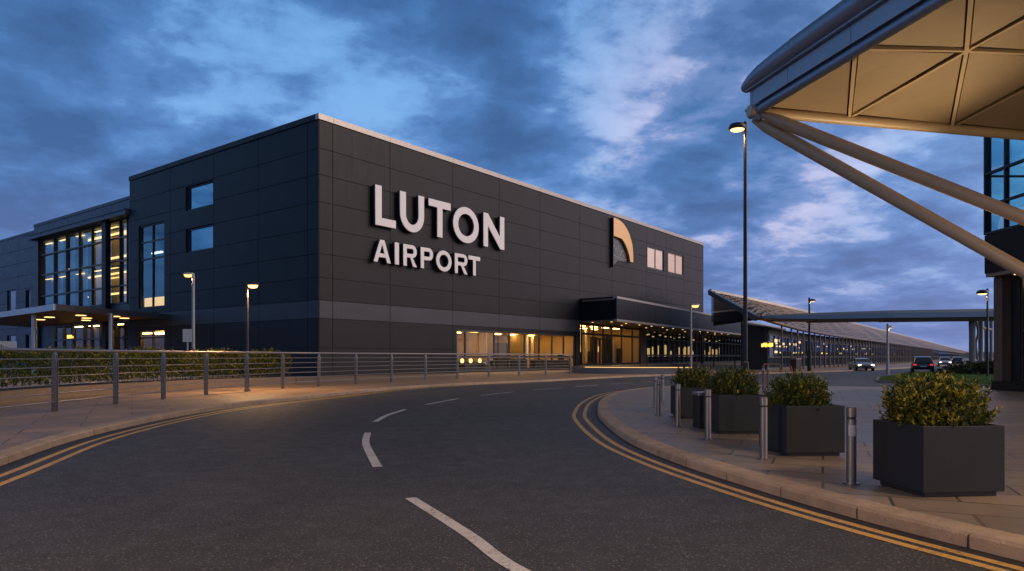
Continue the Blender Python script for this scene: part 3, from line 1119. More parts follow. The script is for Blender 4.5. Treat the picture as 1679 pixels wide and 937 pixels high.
map_box(mb, mA, 46.5, 52.4, .35, 4.8, -1.6, -1.4); map_box(mb, mA, 36.6, 38.0, .35, 4.2, -2.2, -1.9); map_box(mb, mA, 33.2, 34.2, .35, 3.6, -1.6, -1.3); map_box(mb, mA, 40, 41, .35, 4.6, -1.6, -1.3)
mb.build_each('partition', M['inner_dark'], atr)

wing = thing('office_wing', 'plain slate grey wing with narrow dark windows at the far left edge', 'building', C + U * 1.5 + V * A1, ROT)
mW = lambda a, z, d: (-d, a - A1, z)
nw = [(57.2, 58.7, 6.3, 9.6), (62.0, 65.0, 6.0, 9.9), (57.2, 58.7, .6, 4.2), (62.0, 65.0, .6, 4.2), (70, 72, 6.0, 9.9), (77, 79, 6.0, 9.9)]
facade(wing, mW, [A1 + .02, 61, 69, 77, 85, 95], [.1, 2.5, 5.0, 6.6, 8.2, 9.8, 11.4, 13.0, 14.6, 16.3], nw, [M['blue_panel'], M['blue_panel'], M['joint']])
for w in nw:
    window(wing, mW, *w, [], [], 'glass_dark', fw=.1, depth=.1, fd=.12)
    room(wing, mW, *w, .3, 1.5, 'inner_dark', 'inner_dark', 'inner_dark')
mb = MB(); map_box(mb, mW, A1, 95, 16.3, 16.55, -20, .1)
mb.build('roof', M['blue_panel'], wing)

# entrance canopy on the left
def lw(u, v, z): return C + U * u + V * v + Vector((0, 0, z))
ec = thing('entrance_canopy', 'flat metal canopy on slim columns over the left entrance', 'canopy', lw(-6, 24, PZ), ROT)
quad = [(-.06, 21.0), (-10.6, 15.6), (-9.6, 31), (-9.0, 45), (-.06, 52)]
mb = MB()
pts = [lw(u, v, 0) for u, v in quad]
mb.prism([(p.x, p.y) for p in pts], 4.84, 5.05)
mb.build('deck', M['soffit'], ec, world=True)
mb = MB()
for (p, q) in ((pts[0], pts[1]), (pts[1], pts[2]), (pts[2], pts[3])):
    dd = (q - p).normalized(); nn = Vector((dd.y, -dd.x, 0))
    if nn.dot(Vector((0, -1, 0))) < 0: nn = -nn
    mb.beam(p + nn * .06 + Vector((0, 0, 4.98)), q + nn * .06 + dd * .06 + Vector((0, 0, 4.98)), .1, .44)
mb.build('fascia', M['alu'], ec, world=True)
for u, v in ((-9.4, 23.2), (-6.0, 17.75), (-9.2, 37)):
    p = lw(u, v, 0)
    mb = MB(); mb.tube(p + Vector((0, 0, PZ)), p + Vector((0, 0, 4.84)), .17, n=14)
    mb.build_each('column', M['alu'], ec, world=True, smooth=True)
mb = MB()
for u, v in ((-6.5, 22), (-4.2, 21.3), (-4.5, 26), (-7, 27), (-2.5, 23.5), (-6, 32), (-3, 30)):
    p = lw(u, v, 4.80)
    mb.lathe([(.38, 0), (.38, .03)], p, n=18)
mb.build_each('ceiling_light', M['lamp_warm'], ec, world=True)

# ================================================================== SIGN LETTERS
def letter_loops(ch, w, s, h=1.0):
    """outline loops of a bold grotesque capital, width w, stem s, height h (x right, y up)"""
    def arc(cx, cy, rx, ry, a0, a1, n=18):
        return [(cx + rx * math.cos(math.radians(a0 + (a1 - a0) * k / n)), cy + ry * math.sin(math.radians(a0 + (a1 - a0) * k / n))) for k in range(n + 1)]
    b = s * .92
    if ch == 'L': return [[(0, 0), (w, 0), (w, b), (s, b), (s, h), (0, h)]]
    if ch == 'I': return [[(0, 0), (w, 0), (w, h), (0, h)]]
    if ch == 'T':
        m = w / 2
        return [[(m - s / 2, 0), (m + s / 2, 0), (m + s / 2, h - b), (w, h - b), (w, h), (0, h), (0, h - b), (m - s / 2, h - b)]]
    if ch == 'U':
        r = w / 2
        return [[(0, h)] + arc(r, r * 1.02, r, r * 1.05, 180, 360) + [(w, h), (w - s, h)] + arc(r, r * 1.02, r - s, r * 1.05 - b, 360, 180) + [(s, h)]]
    if ch == 'O':
        return [arc(w / 2, h / 2, w / 2, h / 2 * 1.03, 0, 360, 44)[:-1], arc(w / 2, h / 2, w / 2 - s * 1.03, h / 2 * 1.03 - b, 0, 360, 44)[:-1]]
    if ch == 'N':
        return [[(0, 0), (s, 0), (s, h * .62), (w - s, 0), (w, 0), (w, h), (w - s, h), (w - s, h * .38), (s, h), (0, h)]]
    if ch == 'A':
        m = w / 2; t = s * .56; c0, c1 = h * .22, h * .22 + b * .85
        def xl(y): return s * 1.05 + (m - s * 1.05) * y / (h * .80)      # inner left edge
        return [[(0, 0), (s * 1.05, 0), (xl(c0), c0), (w - xl(c0), c0), (w - s * 1.05, 0), (w, 0), (m + t, h), (m - t, h)], [(xl(c1), c1), (m, h * .80), (w - xl(c1), c1)]]
    if ch in 'PR':
        top, mid = h, h * .40
        b = s * .80
        ry = (top - mid) / 2; cx = w - ry * .95
        outer = [(0, 0), (s, 0)]
        if ch == 'R':
            outer += [(s, mid - .0), (s + (w - s) * .30, mid), (w - s * 1.12, 0), (w + s * .05, 0), (w * .70, mid + .01)]
            outer += arc(cx, mid + ry, w - cx, ry, -60, 90)
        else:
            outer += [(s, mid)] + arc(cx, mid + ry, w - cx, ry, -90, 90)
        outer += [(0, h)]
        hole = [(s, mid + b)] + arc(cx, mid + ry, w - cx - s, ry - b, -90, 90) + [(s, top - b)]
        return [outer, hole]


def make_letter(ch, w, h, s, depth, parent, at):
    cu = bpy.data.curves.new('letter', 'CURVE')
    cu.dimensions = '2D'
    cu.fill_mode = 'BOTH'
    cu.extrude = depth / 2 - .03
    cu.bevel_depth = .03
    cu.bevel_resolution = 0
    cu.offset = -.03
    for loop in letter_loops(ch, w, s, h):
        sp = cu.splines.new('POLY')
        sp.points.add(len(loop) - 1)
        for q, (x, y) in zip(sp.points, loop): q.co = (x, y, 0, 1)
        sp.use_cyclic_u = True
    ob = bpy.data.objects.new('letter_curve', cu)
    COL.objects.link(ob)
    dg = bpy.context.evaluated_depsgraph_get()
    me = bpy.data.meshes.new_from_object(ob.evaluated_get(dg))
    bpy.data.objects.remove(ob)
    bpy.data.curves.remove(cu)
    me.name = 'letter'
    me.materials.clear()
    for k in ('letter', 'letter_side', 'letter_edge'): me.materials.append(M[k])
    for p in me.polygons:
        p.material_index = 0 if p.normal.z > .95 else (2 if p.normal.z > .3 else 1)
    me.transform(Matrix(((1, 0, 0, 0), (0, 0, -1, 0), (0, 1, 0, 0), (0, 0, 0, 1))))   # stand up, front to -y
    o = bpy.data.objects.new('letter', me)
    COL.objects.link(o)
    o.parent = parent
    o.location = at
    return o


SGN = .42
sign = thing('airport_sign', 'two lines of big raised off-white capitals spelling the airport name on the dark wall', 'sign', C + U * 4.7 - V * .06 + Vector((0, 0, 8.5)), ROT)
for ch, p0, p1, wd in (('L', 614.5, 648.7, 1), ('U', 655, 695, 1), ('T', 702, 738.5, 1), ('O', 742, 784.5, 1), ('N', 792, 826.5, 1)):
    u0, u1 = R(p0, 400, SGN)[0], R(p1, 400, SGN)[0]
    make_letter(ch, u1 - u0, 3.0, .66, .34, sign, (u0 - 4.7, -.19 - .06, 11.25 - 8.5))
for ch, p0, p1 in (('A', 611.5, 640.5), ('I', 646.5, 653.8), ('R', 660.5, 683), ('P', 689, 709.7), ('O', 714.3, 740), ('R', 745, 766), ('T', 767.5, 786.8)):
    u0, u1 = R(p0, 400, SGN)[0], R(p1, 400, SGN)[0]
    make_letter(ch, u1 - u0, 1.70, .40 if ch != 'I' else u1 - u0, .34, sign, (u0 - 4.7, -.19 - .06, 8.52 - 8.5))

# emblem
em = thing('wall_emblem', 'gold curved emblem over an etched grey panel near the far end of the dark wall', 'emblem', C + U * 40.9 - V * .045 + Vector((0, 0, 11.8)), ROT)
prof = [(p.x, p.y) for p in catmull([Vector((x, y, 0)) for x, y in ((0, 5.75), (1.2, 5.68), (2.4, 5.35), (3.5, 4.65), (4.25, 3.75), (4.65, 2.9), (4.78, 2.0), (4.8, 1.1))], 4)]
prof += [(p.x, p.y) for p in catmull([Vector((x, y, 0)) for x, y in ((4.05, 1.08), (3.75, 1.9), (3.2, 2.65), (2.5, 3.25), (1.9, 3.55))], 4)] + [(0, 3.65)]
mb = MB()
n = len(prof)
mb.prism(prof, -.14, .14)
mb.v = [Vector((v.x, -.24 - v.z, v.y)) for v in mb.v]
o = mb.build('gold_shape', M['gold'], em)
mb = MB(); mb.box(-.10, -.02, -.36, 0, .0, 5.75)
mb.build('fin', M['dark'], em)
mb = MB(); mb.box(.0, 3.95, -.05, -.005, 1.0, 3.6)
mb.build('etched_panel', M['etched'], em)
mb = MB()
def sc(p): return Vector((p[0], -.055, p[1]))
for pl in ([(.25, 2.9), (.75, 1.9), (1.1, 2.6), (1.3, 1.8), (1.75, 2.7), (2.1, 1.75)], [(.3, 2.3), (.8, 2.6), (1.0, 1.5)], [(1.5, 2.75), (2.3, 1.9), (3.3, 1.5)], [(2.0, 1.6), (2.8, 2.3), (3.5, 1.7)], [(.2, 1.5), (1.6, 1.35), (3.6, 1.25)]):
    c = catmull([sc(p) for p in pl], 5)
    mb.pipe(c, .035, n=5)
mb.build('etched_line', M['etch_line'], em)
mb = MB(); mb.mesh([(0, -.03, 1.0), (1.6, -.03, 1.0), (.1, -.03, .05)], [(0, 1, 2)]); mb.v = mb.v; mb.box(0, .1, -.04, -.005, .05, .95)
mb.build('etched_panel', M['etched'], em)

# ================================================================== LOW ENTRANCE BLOCK
W = C + U * 34.17
F0 = Vector((10.84, 72.15, 0)); dF = Vector((.6055, 1, 0)).normalized(); nF = Vector((dF.y, -dF.x, 0))
LF = 97.0
low = thing('entrance_block', 'long low dark fascia block over the glazed main entrance beside the charcoal terminal', 'building', (F0.x, F0.y, PZ), math.atan2(dF.y, dF.x))
lx = lambda t, d, z: (t, -d, z - PZ)                  # along the fascia, d outward from its face
mb = MB()
jt = [0, 6.2, 11.8, 17.2, 23, 29, 35, 42, 49, 57, 66, 76, 86, LF]
for a, b in zip(jt, jt[1:]):
    mb.box(a + .02, b - .02, 0, .06, 5.42 - PZ, 7.5 - PZ)
mb.box(0, LF, .062, .2, 5.36 - PZ, 7.52 - PZ)
mb.build('fascia', M['panel'], low)
mb = MB(); mb.box(-.05, LF, -.08, .4, 7.53 - PZ, 7.77 - PZ); mb.box(-.05, LF, -.06, .3, 5.16 - PZ, 5.4 - PZ)
mb.build_each('trim', M['coping'], low)
mb = MB()
wl = [W + V * -.06, F0 + Vector((0, 0, 0)) + nF * -.02]
mb.poly([wl[0] + Vector((0, 0, 5.16)), wl[1] + Vector((0, 0, 5.16)), wl[1] + Vector((0, 0, 7.76)), wl[0] + Vector((0, 0, 7.76))])
dl = (wl[1] - wl[0]).normalized(); nl = Vector((dl.y, -dl.x, 0))
q = [v + -nl * .12 for v in mb.v]
mb.mesh(list(mb.v) + q, [(4, 5, 6, 7), (0, 1, 5, 4), (3, 2, 6, 7)])
mb.build('side_panel', M['panel'], low, world=True)
mb = MB()
E1 = F0 + dF * LF
bk0 = W + V * 12; bk1 = E1 - nF * 12
mb.prism([(p.x, p.y) for p in (W + V * -.08, F0 - nF * .2, E1 - nF * .2, E1 - nF * 5.0, W + U * .2 + V * 3)], 5.2, 5.32)
mb.prism([(p.x, p.y) for p in (W + V * -.08, F0 - nF * .25, F0 + dF * 28 - nF * .2)], 7.4, 7.6)
mb.prism([(p.x, p.y) for p in (F0 + dF * 34.5 - nF * .2, E1 - nF * .2, E1 - nF * 9, F0 + dF * 34.5 - nF * 9)], 7.4, 7.6)
mb.build('soffit', M['soffit'], low, world=True)
SB = 4.55                                              # setback of the glazing from the fascia
gm = lambda a, z, d: lx(a, d - SB, z)
def Tg(px): return hit(px, 500, F0 - nF * SB, dF)[0]
t0, t1 = Tg(953.5), Tg(1050)
PF = .52                                               # raised floor
cols = [Tg(p) for p in (973.5, 989, 1003, 1019.5, 1037)]
window(low, gm, t0, t1, PF, 5.15, cols, [4.0], 'glass', fw=.22, depth=0, d_out=.03, fd=.1)
room(low, gm, t0, t1 + .2, PF, 5.15, .3, 8, 'warm_wall', 'floor', 'warm_wall')
mb = MB()
tt = t0 + .6
while tt < t1 - 1:
    map_box(mb, gm, tt, tt + 1.3, 5.02, 5.08, -2.4, -2.0); map_box(mb, gm, tt, tt + 1.3, 5.02, 5.08, -5.4, -5.0)
    tt += 3.4
mb.build_each('ceiling_light', M['lamp_strip'], low)
mb = MB()
for px, w, zt, d in ((962, .5, 4.2, 3.5), (1011, .9, 3.4, 3.0), (1026, 1.3, 3.6, 2.6), (1031, .5, 2.0, 1.2), (1015, 1.6, 1.7, 1.5), (995, 1.0, 1.6, 2.0), (980, .8, 1.5, 2.4), (1042, 1.1, 3.2, 3.8)):
    a = Tg(px); map_box(mb, gm, a, a + w, PF + .02, PF + zt, -d - .5, -d)
mb.build_each('counter', M['furn'], low)
mb = MB()
for px, w, z0, z1, d in ((957, .5, .6, 4.3, 5.5), (970, 1.2, .3, 2.3, 7.8), (984, .8, .2, 3.0, 6.4), (1008, .5, .3, 4.4, 4.4), (1022, .4, .3, 4.4, 5.0), (1040, .6, .3, 3.2, 3.0)):
    a = Tg(px); map_box(mb, gm, a, a + w, PF + z0, PF + z1, -d - .2, -d)
mb.build_each('inner_column', M['letter'], low)
mb = MB()
for px, w, z0, z1, d in ((966, .7, 1.4, 2.6, 5.2), (1000, .5, 1.0, 2.4, 4.0), (1019, .35, .6, 2.8, 3.4), (1034, .6, 1.6, 2.3, 4.4)):
    a = Tg(px); map_box(mb, gm, a, a + w, PF + z0, PF + z1, -d - .1, -d)
mb.build_each('lit_panel', M['lamp_dim'], low)
for k in (976.5, 991):
    a0, a1 = Tg(k), Tg(k + 12)
    window(low, lambda a, z, d: gm(a, z, d + .08), a0, a1, PF + .02, 3.6, [(a0 + a1) / 2], [], 'glass', fw=.16, d_out=.05, fd=.1, name='door')
mb = MB(); map_box(mb, gm, t1 + .02, t1 + 1.9, PF, 5.15, -.35, .1)
mb.build('pillar', M['tan'], low)
t2, t3 = t1 + 1.95, LF
cols = []
a = t2 + 2.2
while a < t3 - 2:
    cols.append(a); a += 2.3
window(low, gm, t2, t3, PF, 5.15, cols, [3.9, 1.65], 'glass_dark', fw=.16, depth=0, d_out=.05, fd=.2)
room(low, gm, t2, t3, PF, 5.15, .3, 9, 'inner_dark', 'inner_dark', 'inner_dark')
mb = MB()
for k in range(40):
    a = t2 + 1.0 + k * 1.5 + rnd.uniform(-.5, .5)
    d = rnd.uniform(2, 7)
    if rnd.random() < .6: map_box(mb, gm, a, a + rnd.uniform(.3, 1.0), 4.6, 4.75, -d - .3, -d)
    if rnd.random() < .55: map_box(mb, gm, a, a + rnd.uniform(.15, .5), 1.5, rnd.uniform(2.3, 3.6), -d - .3, -d)
mb.build_each('ceiling_light', M['lamp_dim'], low)  # scattered glowing panels added for a dim warm glow in the hall
mb = MB()
for k in range(13):
    tt = 1.5 + k * 4.1
    for dd in ((1.2,) if k % 2 else (1.2, 3.4)):
        mb.lathe([(.11, 5.175 - PZ), (.11, 5.195 - PZ)], (tt, dd, 0), n=12)
mb.build_each('downlight', M['lamp_warm'], low)
for tt in (4, 14):
    lamp_light('downlight_glow', lx(tt, -2.0, 5.0), 60, (1, .7, .36), .2, spot=130, target=Vector(lx(tt, -2.0, 0)), parent=low)
mb = MB(); mb.box(-1.0, LF, .2, 14, 0.0, PF - PZ - .004)
o = mb.build('floor', M['floor'], low)

# raised kerb wall in front of the entrance
lwall = thing('low_wall', 'low curved concrete wall with lit top edge in front of the main entrance', 'wall', G(1020, 612, PZ))
arc_px = [(925, 611), (945, 612.3), (975, 613), (1010, 613.4), (1050, 613.6), (1100, 613.6), (1135, 613.5)]
arc = catmull([Vector((G(*p, PZ).x, G(*p, PZ).y, 0)) for p in arc_px], 6)
bk = offs(arc, .5)
mb = MB(); mbt = MB()
for k in range(len(arc) - 1):
    h0 = PZ + .50 * min(1, max(.1, (k) / 9)); h1 = PZ + .50 * min(1, max(.1, (k + 1) / 9))
    a, b, c, d = arc[k], arc[k + 1], bk[k + 1], bk[k]
    mb.mesh([(a.x, a.y, 0), (b.x, b.y, 0), (c.x, c.y, 0), (d.x, d.y, 0), (a.x, a.y, h0), (b.x, b.y, h1), (c.x, c.y, h1), (d.x, d.y, h0)], [(0, 1, 5, 4), (4, 5, 6, 7), (2, 3, 7, 6)])
    if k > 8:
        mbt.beam(Vector((a.x, a.y, h0 + .02)) * 1, Vector((b.x, b.y, h1 + .02)), .06, .035)
mb.build('wall', M['concrete'], lwall, world=True, weld=True)
mbt.build('light_strip', M['lamp_dim'], lwall, world=True)  # self-glowing edge stands in for yellow light on the wall top

# ================================================================== CONCOURSE WITH SWEEPING LOUVRED ROOF
eave_px = [(1241, 521.5, 69), (1290, 536, 72), (1330, 545, 81), (1400, 556, 104), (1500, 568.5, 176), (1582, 580, 400)]
ridge_px = [(1164, 479.5, 92), (1215, 489.5, 97), (1330, 515, 108), (1400, 532, 134), (1500, 556, 216), (1590, 578.5, 440)]
eave = catmull([P(*p) for p in eave_px], 16)
ridge = catmull([P(*p) for p in ridge_px], 16)
NR = len(eave)
con = thing('concourse', 'long low concourse with sweeping louvred roof and slim posts curving into the distance', 'building', (eave[16].x, eave[16].y, PZ))
def rp(k, s): return eave[k].lerp(ridge[k], s) + Vector((0, 0, .25 * math.sin(s * math.pi)))
mb = MB()
NS = 10
for k in range(NR - 1):
    for j in range(NS):
        mb.poly([rp(k, j / NS), rp(k + 1, j / NS), rp(k + 1, (j + 1) / NS), rp(k, (j + 1) / NS)])
mb.build('roof', M['roof_dark'], con, world=True, weld=True, smooth=True)
mb = MB()
for j in range(14):
    s = (j + .5) / 14
    pts = []
    for k in range(NR):
        wob = .010 * math.sin(k * 1.7 + j * .9) + .006 * math.sin(k * .63 - j * 1.7)
        pts.append(rp(k, min(1, max(0, s + wob))) + Vector((0, 0, .14 + .05 * math.sin(k * 1.1 + j))))
    wd = .10
    for k in range(NR - 1):
        a, b = pts[k], pts[k + 1]
        up = (rp(k, min(1, s + .03)) - rp(k, max(0, s - .03))).normalized() * wd
        mb.mesh([a - up * .6, b - up * .6, b + up * .6 + Vector((0, 0, .10)), a + up * .6 + Vector((0, 0, .10)), a - up * .6 + Vector((0, 0, -.04)), b - up * .6 + Vector((0, 0, -.04))], [(0, 1, 2, 3), (4, 5, 1, 0)])
mb.build('roof_louvre', M['louvre'], con, world=True)
mb = MB(); mb.pipe([p + Vector((0, 0, .05)) for p in eave], .16, n=8)
mb.build('eave_beam', M['louvre'], con, world=True, smooth=True)
mb = MB(); mb.pipe([p + Vector((0, 0, .1)) for p in ridge], .34, n=8)
mb.pipe([ridge[k].lerp(eave[k], .12) + Vector((0, 0, .28)) for k in range(NR)], .16, n=8)
mb.build('ridge_beam', M['coping'], con, world=True, smooth=True)
mb = MB(); mb.beam(eave[0] + Vector((-.1, 0, 0)), ridge[0] + Vector((-.1, 0, 0)), .3, .6)
mb.build('verge', M['deck'], con, world=True)
mb = MB()
e0, r0 = eave[0] + Vector((.3, .4, -.1)), ridge[0] + Vector((.3, .4, -.2))
bl = Vector((ridge[0].x, ridge[0].y, 6.0))
mb.poly([e0, r0, Vector((r0.x, r0.y, 6.0))])
mb.build('gable_glass', M['glass_dark'], con, world=True)
mb = MB(); mb.poly([e0 + Vector((.5, .8, 0)), r0 + Vector((.5, .8, 0)), Vector((r0.x + .5, r0.y + .8, 5.6))])
mb.build('gable_wall', M['inner_dark'], con, world=True)
# glazed wall under the eave
wl = [p.copy() for p in eave[14:]]
base = offs([Vector((p.x, p.y, 0)) for p in wl], 1.6)
mb = MB(); mbd = MB(); mbm = MB(); mbf = MB()
for k in range(len(base) - 1):
    a, b = base[k], base[k + 1]
    za, zb = wl[k].z - .05, wl[k + 1].z - .05
    mb.poly([(a.x, a.y, .3), (b.x, b.y, .3), (b.x, b.y, zb), (a.x, a.y, za)])
    nrm = Vector((-(b - a).y, (b - a).x, 0)).normalized()
    a2, b2 = a + nrm * 3, b + nrm * 3
    if k == 0: mbd.poly([(a.x, a.y, 0), (a2.x, a2.y, 0), (a2.x, a2.y, za + .4), (a.x, a.y, za)])
    mbd.poly([(a2.x, a2.y, 0), (b2.x, b2.y, 0), (b2.x, b2.y, zb + .6), (a2.x, a2.y, za + .6)])
    mbd.poly([(a.x, a.y, .14), (b.x, b.y, .14), (b2.x, b2.y, .14), (a2.x, a2.y, .14)])
    for z in (.22, 1.45, za - .75):
        mbm.beam((a.x, a.y, z), (b.x, b.y, z), .1, .1 if z > 1 else .22)
    mbf.poly([(a.x - nrm.x * .06, a.y - nrm.y * .06, za - .7), (b.x - nrm.x * .06, b.y - nrm.y * .06, zb - .7), (b.x - nrm.x * .06, b.y - nrm.y * .06, zb), (a.x - nrm.x * .06, a.y - nrm.y * .06, za)])
rs = resample([Vector((p.x, p.y, 0)) for p in base], 1.55)
def eave_z(p):
    return min(wl, key=lambda q: (q.x - p.x) ** 2 + (q.y - p.y) ** 2).z
for p in rs[:150]:
    mbm.beam((p.x, p.y, .2), (p.x, p.y, eave_z(p) - .7), .08, .12, up=(1, 0, 0))
mb.build('glazing', M['glass_con'], con, world=True, weld=True)
mbd.build('interior', M['inner_dark'], con, world=True)
mbm.build('mullion', M['bronze'], con, world=True)
mbf.build('fascia', M['panel'], con, world=True)
posts = resample([Vector((p.x, p.y, 0)) for p in offs(wl, .15)], 2.9)
for p in posts[:64]:
    mb = MB(); mb.tube((p.x, p.y, PZ), (p.x, p.y, eave_z(p)), .095, n=8)
    mb.build('post', M['bronze'], con, world=True, smooth=True)
mb = MB()
for k in range(46):
    i = rnd.randrange(6, len(base) - 14)
    a, b = base[i], base[i + 1]
    nrm = Vector((-(b - a).y, (b - a).x, 0)).normalized()
    p = a.lerp(b, rnd.random()) + nrm * rnd.uniform(.6, 2.6)
    z = rnd.choice([2.6, 2.9, 3.2, 1.9])
    mb.box(p.x - .16, p.x + .16, p.y - .06, p.y + .06, z, z + rnd.uniform(.1, .3))
mb.build_each('ceiling_light', M['lamp_warm'], con, world=True)
# points along the roof edge, no lamps are placed
for px, py, Y in ((1300, 530, 70), (1345, 540, 82), (1405, 552, 104)):
    p = P(px, py, Y)

# amber lit signs
sg = thing('lit_sign', 'small amber lit sign under the entrance fascia near the slim posts', 'sign', P(1256, 566, 68))
mb = MB()
for k, (x, w) in enumerate(((0, .16), (.2, .1), (.34, .2), (.6, .14), (.78, .2), (1.02, .1))):
    mb.box(x - .45, x - .45 + w, -.03, 0, -.16 if k % 2 else -.2, .2 if k % 3 else .12)
mb.build('glyphs', M['amber_sign'], sg)
mb = MB(); mb.box(-.55, .75, .005, .1, -.28, .28); mb.box(-.05, .05, .02, .08, .28, 1.6)
mb.build('housing', M['dark'], sg)
sg2 = thing('lit_sign', 'small amber lit sign hanging under the left entrance canopy', 'sign', lw(-2.0, 36.0, 3.45), ROT + math.radians(-90) + 0)
mb = MB()
for k, (x, w) in enumerate(((0, .22), (.28, .2), (.54, .22), (.86, .2), (1.3, .12))):
    mb.box(x - .9, x - .9 + w, -.03, 0, -.16, .16 if k != 4 else .05)
mb.build('glyphs', M['amber_sign'], sg2)
mb = MB(); mb.box(-1.0, .8, .005, .1, -.26, .26); mb.box(-.1, 0, .02, .08, .26, 1.36)
mb.build('housing', M['dark'], sg2)

# ================================================================== COVERED WALKWAY BRIDGE
br = thing('covered_walkway', 'long thin flat roofed walkway crossing over the far road on round columns', 'walkway', P(1610, 608, 60))
ctr = [P(1241, 521.5, 65), P(1262, 522, 64.6), P(1330, 521.5, 64), P(1450, 519, 63), P(1640, 516.5, 62), P(1760, 515, 61)]
thk = [.25, .5, .78, .92, .95, .95]
mb = MB(); mbs = MB()
dwn = 3.0
for k in range(len(ctr) - 1):
    for (m_, zt0, zb0, zt1, zb1, dy) in ((mb, thk[k] / 2, -thk[k] / 2 * .5, thk[k + 1] / 2, -thk[k + 1] / 2 * .5, 0),):
        a, b = ctr[k], ctr[k + 1]
        vs = []
        for c, t, bt in ((a, zt0, zb0), (b, zt1, zb1)):
            vs += [c + Vector((0, -dwn / 2, t * .5)), c + Vector((0, -dwn / 2 + .25, t)), c + Vector((0, dwn / 2, t)), c + Vector((0, dwn / 2, bt)), c + Vector((0, -dwn / 2 - .08, bt))]
        fs = [(j, (j + 1) % 5, 5 + (j + 1) % 5, 5 + j) for j in range(5)]
        if k == 0: fs.append((0, 1, 2, 3, 4))
        if k == len(ctr) - 2: fs.append((9, 8, 7, 6, 5))
        m_.mesh(vs, fs)
    vs = []
    for c, t in ((a, -thk[k] / 2 * .5), (b, -thk[k + 1] / 2 * .5)):
        vs += [c + Vector((0, -dwn / 2 + .1, t - .004)), c + Vector((0, dwn / 2 - .2, t - .004)), c + Vector((0, dwn / 2 - .5, t - .30 * thk[k])), c + Vector((0, -dwn / 2 + .45, t - .30 * thk[k]))]
    mbs.mesh(vs, [(0, 1, 5, 4), (1, 2, 6, 5), (2, 3, 7, 6), (3, 0, 4, 7)])
mb.build('deck', M['deck'], br, world=True, weld=True)
mbs.build('soffit', M['soffit'], br, world=True)
for px, Y, r in ((1594, 62.2, .25), (1608, 65.5, .2), (1617, 69, .16), (1625, 74, .16), (1700, 61.5, .25)):
    p = P(px, 525, Y)
    mb = MB()
    mb.pipe([(p.x, p.y, .1), (p.x, p.y, 3.6), (p.x, p.y, p.z - .1), (p.x, p.y, p.z + .2)], [r, r, r * 1.1, r * 1.25], n=14)
    mb.build_each('column', M['concrete'], br, world=True, smooth=True)
mb = MB()
p = P(1602, 590, 63)
mb.pipe(catmull([P(1603, 590, 64), P(1600, 565, 64), P(1604, 545, 64), P(1600, 527, 64)], 5), .1, n=8)
mb.pipe(catmull([P(1598, 527, 66), P(1612, 538, 68), P(1625, 541, 72)], 5), .14, n=8)
mb.build_each('brace', M['concrete'], br, world=True, smooth=True)

# ================================================================== RIGHT BUILDING
XB = (1615 - CX) / K * 29.0
rb = thing('glass_building', 'dark framed building with teal glass upper storeys on the right edge', 'building', (XB, 29.0, PZ))
mR = lambda a, z, d: (-d, -a, z - PZ)       # face looking left; a runs towards the camera
GZ0, GZ1 = 6.55, 13.0
window(rb, mR, 0.0, 8.0, GZ0, GZ1, [1.23, 3.2, 5.2], [7.75, 9.07, 11.0], 'glass_teal', fw=.09, depth=.0, d_out=.06, fd=.12)
mF = lambda a, z, d: (a, d, z - PZ)          # far face, looking away from the camera
window(rb, mF, 0.12, 6.0, GZ0, GZ1, [2.6], [9.0, 11.0], 'glass_teal', fw=.07, depth=.0, d_out=.03, fd=.12)
mb = MB(); mb.box(5.0, 6.0, -8, -.2, GZ0 - PZ, GZ1 - PZ)
mb.build('wall', M['inner_grey'], rb)
mb = MB(); map_box(mb, mR, 0, 8.0, 4.95, 6.53, -5, .02); map_box(mb, mR, 0, 8.0, 13.02, 13.6, -5, .08)
mb.build_each('spandrel', M['panel'], rb)
mb = MB(); map_box(mb, mR, .02, 8.0, 4.80, 4.945, -5, -.02)
mb.build('soffit', M['soffit'], rb)
mb = MB(); map_box(mb, mR, -.15, 8.0, PZ - .02, .5, -5, -.33)
mb.build('plinth', M['panel'], rb)
mb = MB(); map_box(mb, mR, .0, .5, .5, 4.79, -.75, -.36); map_box(mb, mR, .56, 1.05, .5, 4.79, -1.1, -.7, 1)
mb.build('column', [M['bronze'], M['dark']], rb)
window(rb, mR, 1.1, 8.0, .5, 4.79, [1.9, 2.8, 4.0, 5.6], [2.55], 'glass_dark', fw=.09, depth=.75, d_out=.05, fd=.1)
room(rb, mR, 1.1, 8.0, .5, 4.79, .95, 4.5, 'inner_grey', 'inner_dark', 'inner_dark')
mb = MB(); map_box(mb, mR, 1.85, 2.2, .5, 4.7, -2.0, -1.6)
mb.build('pillar', M['tan'], rb)
mb = MB()
for a in (1.2, 2.6, 4.2): mb.lathe([(.09, 4.775 - PZ), (.09, 4.795 - PZ)], mR(a, PZ, -.45), n=10)
map_box(mb, mR, 2.3, 5.0, 4.3, 4.36, -3.2, -2.9)
mb.build_each('downlight', M['lamp_warm'], rb)
lamp_light('downlight_glow', mR(1.8, 4.6, -1.4), 25, (1, .62, .28), .15, parent=rb)

